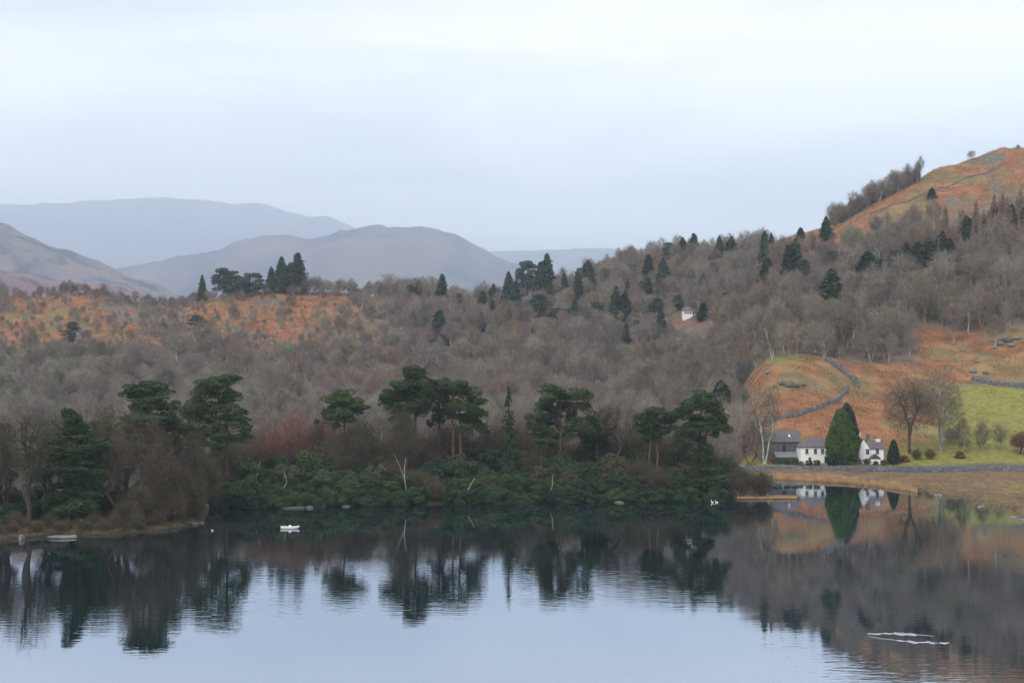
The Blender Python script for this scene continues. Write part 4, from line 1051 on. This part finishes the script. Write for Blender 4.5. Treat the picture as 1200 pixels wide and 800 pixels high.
# --- conifers and marked trees on the hillside: px, top row, ground row, half width px, prototype, nearest distance
CON = [
 (237,326,345,5,'c',900),(262,316,350,9,'p',900),(272,320,350,8,'p',900),(296,321,348,9,'p',900),(285,326,349,7,'p',900),(318,316,343,6,'c',900),(330,306,343,9,'c',900),(349,302,343,10,'c',900),(340,312,343,8,'c',900),
 (480,334,352,7,'p',900),(518,325,352,7,'c',900),(490,330,352,7,'l',900),(538,345,360,5,'p',900),(515,368,404,10,'c',800),(575,340,364,5,'c',900),(596,325,372,9,'c',850),(604,334,372,8,'c',850),(618,308,335,9,'p',900),
 (641,304,352,10,'c',900),(634,312,352,9,'c',900),(680,315,328,4,'p',900),(722,340,376,8,'c',850),(760,301,326,7,'c',900),(785,285,304,6,'p',1000),(800,281,304,7,'c',1000),(813,277,304,7,'c',1000),(843,279,302,5,'c',900),
 (857,280,304,8,'c',900),(873,284,302,7,'c',900),(896,277,326,7,'c',850),(904,279,320,6,'c',850),(925,292,330,10,'c',800),(932,285,325,9,'c',800),(968,257,282,7,'c',760),(938,268,282,5,'c',780),
 (974,320,356,13,'c',640),(1017,299,334,15,'c',660),(1033,306,328,10,'c',680),(1050,295,320,8,'p',680),(1062,288,316,9,'c',680),(1075,287,314,9,'c',680),(1088,282,310,10,'c',680),(1105,275,305,11,'c',690),(1112,282,305,9,'c',690),
 (1133,257,287,10,'c',700),(1142,263,285,9,'p',700),(1155,257,276,8,'c',700),(1127,304,320,9,'c',670),(1092,222,234,5,'c',740),(1168,246,272,9,'c',720),(1185,243,268,9,'c',720),(1198,246,268,8,'c',720),
 (700,355,378,8,'p',850),(675,350,372,6,'c',850),(735,355,375,7,'p',850),(824,357,376,7,'c',880),(795,347,364,5,'p',900),(770,350,372,6,'p',900),(655,362,376,10,'p',850),
 (845,452,500,16,'c',560),(832,470,505,12,'c',570),(85,378,388,5,'p',800),(80,388,402,6,'p',780),(20,455,468,8,'c',760),(230,370,384,7,'p',850),
 (1044,300,322,8,'c',680),(1005,322,336,7,'c',660)]
for _ in range(34):
    a_ = rng.uniform(560, 1000); b_ = rng.uniform(335, 402) - max(0, a_-760)*.14; t_ = rng.uniform(14, 34)
    if abs(a_-810) > 22: CON.append((a_, b_-t_, b_, t_*rng.uniform(.2, .33), 'ccp'[int(rng.integers(0, 3))], 760))
CLEAR = []
for i, (px, top, base, hw, k, dm) in enumerate(CON):
    x, d = on_ground(px, base, dm); zb = gz(x, d); h = max(6, Z(top, d)-zb)*1.12; r = hw*d/F*1.4; CLEAR.append((px, hw*1.15, d))
    pool = {'c': HC, 'p': HP, 'l': HL}[k]; ms = pool[i % len(pool)]
    base_r = {'c': [2.9,2.1,3.6][i % 3], 'p': 3.4, 'l': 2.0}[k]
    if px < 400: z_ = 'on the left skyline ridge' if base < 360 else 'on the left bracken slope'
    elif px < 700: z_ = 'along the central skyline' if base < 365 else 'in the central hillside wood'
    elif px < 950: z_ = 'on the wooded skyline right of centre' if base < 332 else (('well left of' if px < 690 else 'left of' if px < 790 else 'right of' if px < 880 else 'well right of') + ' the small white house' if base < 400 else 'behind the right tip of the island')
    else: z_ = 'on the open orange fell' if (base < 285 and px < 1100) else ('at the left end of' if px < 1010 else 'in the left half of' if px < 1070 else 'in the right half of' if px < 1120 else 'at the right end of') + ' the dark row across the right-hand wood'
    form = {'c': 'dark pointed conifer', 'p': 'dark round-topped pine', 'l': 'brown larch'}[k]
    size = 'tall ' if h > 22 else ('small ' if h < 11 else '')
    put_tree({'c': 'conifer_tree', 'p': 'pine_tree', 'l': 'larch_tree'}[k], ms[0], ms[1], (x, d, zb-.3), rng.uniform(0, 6), (r/base_r, r/base_r, h/12), size + form + ' ' + z_, 'conifer', 'conifers on the hillside')
# larch stand at the upper right
for i in range(70):
    px = rng.uniform(1096, 1215); base = 292 - (px-1100)*.22 + rng.uniform(-16, 16)
    x, d = on_ground(px, base, 690); zb = gz(x, d); s = rng.uniform(12, 18)/12
    put_tree('larch_tree', HL[0][0], HL[0][1], (x, d, zb-.3), rng.uniform(0, 6), (s*1.2, s*1.2, s), 'ginger brown larch in the %s of the stand below the crag' % (('lower ' if base > 290-(px-1100)*.22 else 'upper ') + ('left end' if px < 1125 else 'left half' if px < 1150 else 'right half' if px < 1180 else 'right end')), 'larch', 'larches below the crag')

# bare trees of the skyline at the upper right
def hill_one(px, base, h, label, group, k=None, dm=700, wide=1.0):
    x, d = on_ground(px, base, dm); zb = gz(x, d); s = h/12; ms = HB[int(rng.integers(0, 6)) if k is None else k]
    return put_tree('bare_tree', ms[0], ms[1], (x, d, zb-.3), rng.uniform(0, 6), (s*wide, s*wide, s), label, 'tree', group)
for i in range(52):
    px = 976 + i*2.0 + rng.uniform(-2, 2); sk = np.interp(px, [960,1000,1050,1078], [262,247,221,207])
    hill_one(px, sk + rng.uniform(0, 6), rng.uniform(8, 16), 'bare tree in the windswept belt on the right skyline', 'tree belt on the right skyline', k=(5, 3, 4, 2)[i % 4], dm=800, wide=.95)
TH = [(setm(a.copy(), M['bark_hill']), setm(b.copy(), M['twig_hill'])) for a, b in TB]
for i in range(44):
    px = 974 + i*2.35 + rng.uniform(-1, 1); sk = np.interp(px, [960,1000,1050,1078], [262,247,221,207]); x, d = on_ground(px, sk + rng.uniform(-1, 5), 800)
    put_bush('hawthorn_shrub', TH[i % 3], x, d, rng.uniform(.5, 1.0), 'leafless shrub under the tree belt on the right skyline, ' + ('lower end' if i < 12 else 'middle' if i < 30 else 'upper end'), 'shrubs of the right skyline belt', cat='shrub', names=('trunk', 'crown'))
for i in range(60):
    px = 128 + i*6.0 + rng.uniform(-3, 3); sk = np.interp(px, [128,180,240,300,400,500], [345,358,349,345,340,352])
    hill_one(px, sk + rng.uniform(-1, 8), rng.uniform(5, 9) if px < 340 else rng.uniform(7, 14), '%s leafless tree on the skyline %s' % ('narrow' if i % 3 == 0 else 'rounded', 'above the far left bracken' if px < 190 else 'left of the dark pines' if px < 255 else 'among the dark pines' if px < 362 else 'right of the dark pines' if px < 440 else 'before the blue mountain'), 'leafless trees on the left skyline', k=(4, 0, 5)[i % 3], dm=900)
hill_one(1138, 188, 7, 'single bare tree on the skyline left of the crag', None, 1, 850); hill_one(1063, 214, 15, 'tall thin bare tree above the skyline belt', None, 4, 840, .6); hill_one(1193, 176, 4, 'tiny bare tree at the top right skyline', None, 0, 850)
hill_one(905, 422, 19, 'large bare oak on top of the bracken knoll, left one', None, 3, 560, 1.0); hill_one(925, 421, 18, 'large bare oak on top of the bracken knoll, right one', None, 1, 560, 1.0)
for px, b, h, lab in [(1042,424,13,'bare tree with pale broken trunk at the wood edge above the field'),(1118,402,20,'tall bare tree on the bracken slope, left of the boulders'),(1135,392,22,'tallest bare tree above the boulders'),(1167,408,17,'bare tree beside the boulders'),(1180,396,19,'bare tree rising behind the boulders'),(1020,425,16,'bare tree at the wood edge above the cypress'),(1150,385,20,'bare tree on the upper edge of the bracken slope')]:
    hill_one(px, b, h, lab, None, None, 560, .8)

# ------------------------------------------------------------------ the hillside woods
N = 48000
yy = rng.uniform(490, 1330, N); xx = rng.uniform(-1, 1, N) * (yy*.44 + 20)
zz = ground_z(xx, yy); P_ = 600 + xx/yy*F; R_ = YH + (H-zz)/yy*F
br, gr, rk = cover(xx, yy, zz, P_, R_)
left = (P_ < 420) & (R_ < 410)
cn = fbm(xx/30, yy/30, 51)
keep = (zz > np.where((P_ > 780) & (P_ < 880), 1.6, 2.4)) & ((yy > 612) | ((P_ > 790) & (P_ < 874)))
for (a_, b_, c_) in CLEAR: keep &= ~((np.abs(P_-a_) < b_) & (yy < c_+2) & (yy > c_-24))
keep &= ~((P_ > 1098) & (R_ < 296) & (R_ > 225))
dens = np.ones(N)
dens *= np.where(br > .45, np.where(P_ < 500, .26, .0), 1)
dens *= np.where((br > .45) & (P_ < 480) & (cn > .56), 6.0, 1)
dens *= np.where((gr > .4), 0.02, 1)
dens *= np.where((P_ > 870) & (yy < 632) & (yy < 690 + 0*P_), 0, 1)
dens *= np.where((P_ > 1070) & (R_ > 388), .04, 1)
dens *= np.where((np.abs(P_-733) < 32) & (np.abs(R_-424) < 12), .08, 1)
dens *= np.where((P_ > 790) & (P_ < 832) & (R_ > 366) & (R_ < 400), .05, 1)
keep &= rng.random(N) < dens*.62
# back of the ridges is never seen
sky_d = np.interp(P_, keys, [PROF[k][-1][0] for k in keys]); keep &= yy < sky_d + 45
xx, yy, zz, P_, R_ = xx[keep], yy[keep], zz[keep], P_[keep], R_[keep]
# thin out: minimum spacing
order = rng.permutation(len(xx)); cell = {}; sel = []
for i in order:
    sp = 7.2; cx, cy_ = int(xx[i]//sp), int(yy[i]//sp); ok = True
    for a in (-1, 0, 1):
        for b in (-1, 0, 1):
            for j in cell.get((cx+a, cy_+b), ()):
                if (xx[j]-xx[i])**2 + (yy[j]-yy[i])**2 < (sp*.72)**2: ok = False
    if ok: cell.setdefault((cx, cy_), []).append(i); sel.append(i)
sel = np.array(sel); xx, yy, zz, P_, R_ = xx[sel], yy[sel], zz[sel], P_[sel], R_[sel]
hgt = (6 + 14*rng.random(len(xx))**1.7) * np.where((P_ > 850), 1.12, 1.0)
hgt *= np.where((P_ < 450) & (R_ < 415), .55, 1)
size = hgt*F/yy
inview = (P_ > -5) & (P_ < 1205)
# the ones hidden low behind the island thicket show less
vis = inview & ~((R_ > 500) & (P_ > 230) & (P_ < 850))
rank = np.argsort(-np.where(vis, size, 0))
N_IND = 170
ind = rank[:N_IND]; rest = rank[N_IND:]
ZN = [(0,150,'above the left islet'),(150,330,'behind the double-trunked pine'),(330,460,'behind the small round pine'),(460,620,'behind the central pine clump'),(620,740,'behind the spreading pine'),(740,870,'behind the right end of the island'),(870,980,'above the bracken knoll'),(980,1080,'above the cypress'),(1080,1300,'above the green field')]
for i in ind:
    k = int(rng.integers(0, 6)); s = hgt[i]/12; w = s*rng.uniform(.85, 1.1)
    zn = next((c for a, b, c in ZN if a <= P_[i] < b), 'above the left islet')
    form = ['broad leafless', 'rounded leafless', 'narrow leafless', 'fork-stemmed leafless', 'slim upright leafless', 'many-stemmed leafless'][k]
    form = ('small ' if hgt[i] < 12 else 'tall ' if hgt[i] > 16 else '') + form
    put_tree('bare_tree', HB[k][0], HB[k][1], (xx[i], yy[i], zz[i]-.3), rng.uniform(0, 6.28), (w, w, s), '%s tree in the lower wood %s' % (form, zn), 'tree', 'leafless trees of the lower hillside wood')
print('wood trees', len(xx), 'stuff', len(rest))

# the rest of the wood: one object, its trees instanced on the ground points
def wood_mass():
    me = bpy.data.meshes.new('woodland_points'); n = len(rest)
    me.vertices.add(n); me.vertices.foreach_set('co', np.stack([xx[rest], yy[rest], zz[rest]-.3], -1).astype(np.float32).ravel())
    a = me.attributes.new('sc', 'FLOAT_VECTOR', 'POINT'); s = (hgt[rest]/12); w = s*rng.uniform(.85, 1.15, n)
    a.data.foreach_set('vector', np.stack([w, w, s], -1).astype(np.float32).ravel())
    a = me.attributes.new('rt', 'FLOAT_VECTOR', 'POINT'); a.data.foreach_set('vector', np.stack([0*s, 0*s, rng.uniform(0, 6.28, n)], -1).astype(np.float32).ravel())
    a = me.attributes.new('pick', 'INT', 'POINT'); a.data.foreach_set('value', rng.integers(0, 6, n).astype(np.int32))
    o = link('woods', me); tag(o, 'far leafless woods covering the hillside up to the skyline', 'woods', None, 'stuff')
    g = bpy.data.node_groups.new('woods', 'GeometryNodeTree')
    g.interface.new_socket('Geometry', in_out='INPUT', socket_type='NodeSocketGeometry'); g.interface.new_socket('Geometry', in_out='OUTPUT', socket_type='NodeSocketGeometry')
    gi = g.nodes.new('NodeGroupInput'); go = g.nodes.new('NodeGroupOutput'); l = g.links.new
    join = g.nodes.new('GeometryNodeJoinGeometry')
    def attr(nm, ty):
        q = g.nodes.new('GeometryNodeInputNamedAttribute'); q.data_type = ty; q.inputs[0].default_value = nm; return q.outputs[0]
    sc_, rt_, pk_ = attr('sc', 'FLOAT_VECTOR'), attr('rt', 'FLOAT_VECTOR'), attr('pick', 'INT')
    first = {}
    for ob in COL.objects:
        if ob.name.startswith('bare_tree') and ob.children:
            for ch in ob.children:
                first.setdefault(ch.data.name, ch)
    for k in range(6):
        cmp_ = g.nodes.new('FunctionNodeCompare'); cmp_.data_type = 'INT'; cmp_.operation = 'EQUAL'
        ins = [i for i in cmp_.inputs if i.type == 'INT']; l(pk_, ins[0]); ins[1].default_value = k
        for me_ in HB[k]:
            oi = g.nodes.new('GeometryNodeObjectInfo'); oi.transform_space = 'ORIGINAL'; oi.inputs['Object'].default_value = first[me_.name]
            ip = g.nodes.new('GeometryNodeInstanceOnPoints')
            l(gi.outputs[0], ip.inputs['Points']); l(cmp_.outputs[0], ip.inputs['Selection']); l(oi.outputs['Geometry'], ip.inputs['Instance'])
            l(rt_, ip.inputs['Rotation']); l(sc_, ip.inputs['Scale']); l(ip.outputs[0], join.inputs[0])
    l(join.outputs[0], go.inputs[0])
    md = o.modifiers.new('woods', 'NODES'); md.node_group = g
bpy.context.view_layer.update()
wood_mass()

# --- reeds and rough grass (nobody could count the blades)
def blades(name, pts, h, w, label, mat='reed'):
    n = len(pts); z = ground_z(pts[:, 0], pts[:, 1]); z = np.maximum(z, -.3); b = np.column_stack([pts, z])
    an = rng.uniform(0, 2*pi, n); u = np.column_stack([np.cos(an), np.sin(an), 0*an])*w
    hh = h*rng.uniform(.6, 1.2, n); tip = b + np.column_stack([rng.normal(0, .15, n)*hh, rng.normal(0, .15, n)*hh, hh])
    V = np.stack([b-u, b+u, tip], 1).reshape(-1, 3); o = link(name, mesh_np(name, V, [np.arange(3*n).reshape(n, 3)]), M[mat]); tag(o, label, 'grass', None, 'stuff')
q = []
for _ in range(26000):
    px = rng.uniform(906, 1075); sh = float(np.interp(px, [a for a, b in SHORE], [b for a, b in SHORE])); d = sh - 3 + rng.uniform(0, 1)**1.4*13
    if fbm(px/9, 3.3) + rng.normal(0,.1) < .35 and d > sh+3: continue
    q.append((X(px, d), d))
blades('reeds', np.array(q), np.full(len(q), 1.25), .05, 'tan reed bed below the roadside wall')
q = []
for _ in range(42000):
    px = rng.uniform(1030, 1215); sh = float(np.interp(px, [a for a, b in SHORE], [b for a, b in SHORE])); d = rng.uniform(sh+1, 454)
    if fbm(X(px,d)/3.0, d/9.0, 7) + rng.normal(0, .09) < .42: continue
    q.append((X(px, d), d))
M['roughgrass'] = plant_mat('rough winter grass', [(.25,.18,.095), (.25,.18,.095)], rand=0, zone=0, leafvar=.5)
blades('grass', np.array(q), np.full(len(q), .45), .06, 'brown rough grass on the right bank', 'roughgrass')
q = []
for _ in range(5000):
    px = rng.uniform(856, 934); d = rng.uniform(364, 373); q.append((X(px, d), d))
blades('grass', np.array(q), np.full(len(q), .5), .05, 'orange grass on the low spit', 'reed')
q = []
for _ in range(6000):
    px = rng.uniform(215, 300) if rng.random() < .35 else rng.uniform(480, 690); d = rng.uniform(648, 656); q.append((X(px, d), d))
M['paleg'] = plant_mat('pale meadow grass', [(.45,.37,.17), (.45,.37,.17)], rand=0, zone=0, leafvar=.4)
blades('grass', np.array(q), np.full(len(q), 1.0), .12, 'pale meadow reeds seen between the island trunks', 'paleg')

# dead bracken standing on the orange slopes
n_ = 330000; yy_ = rng.uniform(478, 1060, n_); P2 = rng.uniform(-10, 1215, n_); xx_ = (P2-600)/F*yy_; z_ = ground_z(xx_, yy_); R2 = YH + (H-z_)/yy_*F
b_, g_, k_ = cover(xx_, yy_, z_, P2, R2); q = []
for _ in range(9000):
    px = rng.uniform(-60, 240); f_ = float(np.interp(px, [a for a, b in ISL_F], [b for a, b in ISL_F])); d = f_ + 1.5 + rng.uniform(0, 1)**1.5*14; q.append((X(px, d), d))
M['sedge'] = plant_mat('dull bank sedge', [(.11,.085,.045), (.11,.085,.045)], rand=0, zone=0, leafvar=.6)
blades('grass', np.array(q), np.full(len(q), .55), .07, 'dull brown sedge along the bank of the left islet', 'sedge')
m_ = (b_ > .45) & (g_ < .4) & (k_ < .4) & (R2 < 520) & (fbm(xx_/5, yy_/5, 61, 3) > .47) & ~((P2 > 895) & (P2 < 1040) & (yy_ < 500))
M['tuft2'] = plant_mat('field rushes', [(.15,.14,.05), (.15,.14,.05)], rand=0, zone=0, leafvar=.4)
M['bracken'] = plant_mat('dead bracken', [(.24,.11,.055), (.24,.11,.055)], rand=0, zone=0, leafvar=.5)
pts_ = np.column_stack([xx_[m_], yy_[m_]]); blades('bracken', pts_, .55 + pts_[:, 1]*.0007, .12, 'dead orange bracken on the slopes', 'bracken')
m_ = (g_ > .6) & (P2 > 1050) & (yy_ < 640) & (yy_ > 480) & (fbm(xx_/6, yy_/9, 66, 3) > .60)
blades('grass', np.column_stack([xx_[m_], yy_[m_]]), np.full(int(m_.sum()), .4), .12, 'olive rushes dotting the green field', 'tuft2')
m_ = (b_ > .25) & (g_ < .7) & (R2 < 520) & (fbm(xx_/9, yy_/9, 63, 3) > .62) & ~((P2 > 895) & (P2 < 1040) & (yy_ < 500))
M['tuft'] = plant_mat('dark tussock', [(.18,.125,.06), (.18,.125,.06)], rand=0, zone=0, leafvar=.4)
pts_ = np.column_stack([xx_[m_], yy_[m_]]); blades('grass', pts_, .5 + pts_[:, 1]*.0005, .12, 'dark olive tussocks among the bracken', 'tuft')

# --- boat, birds, wakes
def boat():
    d = 290.0; x = X(340, d); root = empty('rowing_boat', (x, d, 0), radians(4)); tag(root, 'small white boat moored off the left islet', 'boat')
    L_, B_ = 1.85, .62; S = 15; V = []; Fs = []
    prof = [(-1.0,.42),(-.9,.10),(-.45,-.12),(0,-.16),(.45,-.12),(.9,.10),(1.0,.42)]
    for i in range(S):
        t = -1 + 2*i/(S-1); w = B_*(1-max(0, t)**2.4)*(1 - .25*max(0, -t)**2); sh = .10*t*t + (.12*max(0, t)**2)
        for a, z in prof: V.append((t*L_, a*w, z + sh + (.25*max(0, t)**4 if z < 0 else 0)))
    m = len(prof)
    for i in range(S-1):
        for j in range(m-1): Fs.append((i*m+j, (i+1)*m+j, (i+1)*m+j+1, i*m+j+1))
    Fs.append(tuple(range(m)))
    mb_ = MB(); mb_.solid(V, Fs); hull = mb_.build('hull', M['paint_white'], root)
    md = hull.modifiers.new('s', 'SOLIDIFY'); md.thickness = .05
    for sx in (-1.0, .25): t = MB(); t.box(sx-.14, sx+.14, -.5, .5, .24, .29); t.build('seat', M['paint_white'], root)
    c = MB(); c.solid([(-.35,-.34,.30),(.30,-.34,.30),(.30,.34,.30),(-.35,.34,.30),(-.25,-.28,.72),(.18,-.28,.72),(.18,.28,.72),(-.25,.28,.72)], [(0,3,2,1),(4,5,6,7),(0,1,5,4),(1,2,6,5),(2,3,7,6),(3,0,4,7)]); c.build('cover', M['whitewash'], root)
boat()
def swan(px, d, s, label):
    root = empty('swan', (X(px, d), d, 0), rng.uniform(0, 6)); tag(root, label, 'bird'); root.scale = (s, s, s)
    V, Fs = [], []; S, K = 9, 8
    for i in range(S):
        t = i/(S-1); r = sin(pi*min(1, t*.96+.02))**.6*.24
        for k in range(K): V.append((-.55+t*1.05, cos(2*pi*k/K)*r, .13 + sin(2*pi*k/K)*r*.85 + (.16*(1-t)**3)))
    for i in range(S-1):
        for k in range(K): Fs.append((i*K+k, (i+1)*K+k, (i+1)*K+(k+1) % K, i*K+(k+1) % K))
    mb_ = MB(); mb_.solid(V, Fs)
    b = mb_.build('body', M['paint_white'], root)
    W = Wood(); p = [np.array(q) for q in ((.38,0,.2),(.52,0,.38),(.50,0,.58),(.56,0,.72),(.70,0,.70))]
    for i in range(4): W.seg(p[i], p[i+1], .13-.015*i if i < 3 else .125, .12)
    link('neck', W.mesh('neck'), M['paint_white'], root)
    bl = MB(); bl.solid([(.70,-.03,.66),(.70,.03,.66),(.70,0,.74),(.84,0,.66)], [(0,2,1),(0,1,3),(1,2,3),(2,0,3)]); bl.build('bill', M['bill'], root)
swan(835, 353, .9, 'white bird on the water at the right end of the thicket'); swan(840, 354, .7, 'second white bird beside the right end of the thicket'); swan(249, 286, .5, 'tiny white bird off the tip of the left islet')

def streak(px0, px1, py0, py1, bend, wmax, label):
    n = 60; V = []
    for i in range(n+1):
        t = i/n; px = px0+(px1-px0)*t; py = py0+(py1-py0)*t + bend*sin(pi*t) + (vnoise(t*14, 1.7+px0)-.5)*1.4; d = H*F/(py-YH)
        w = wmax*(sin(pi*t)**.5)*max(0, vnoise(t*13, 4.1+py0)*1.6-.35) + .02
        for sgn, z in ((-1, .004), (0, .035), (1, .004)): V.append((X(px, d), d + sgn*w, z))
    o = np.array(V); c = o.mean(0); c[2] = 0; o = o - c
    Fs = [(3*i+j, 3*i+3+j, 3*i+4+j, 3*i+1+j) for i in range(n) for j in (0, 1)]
    me = mesh_np('wake', o, [np.array(Fs)]); ob = link('wake_ripple', me, M['pale_ripple']); ob.location = c; tag(ob, label, 'ripple')
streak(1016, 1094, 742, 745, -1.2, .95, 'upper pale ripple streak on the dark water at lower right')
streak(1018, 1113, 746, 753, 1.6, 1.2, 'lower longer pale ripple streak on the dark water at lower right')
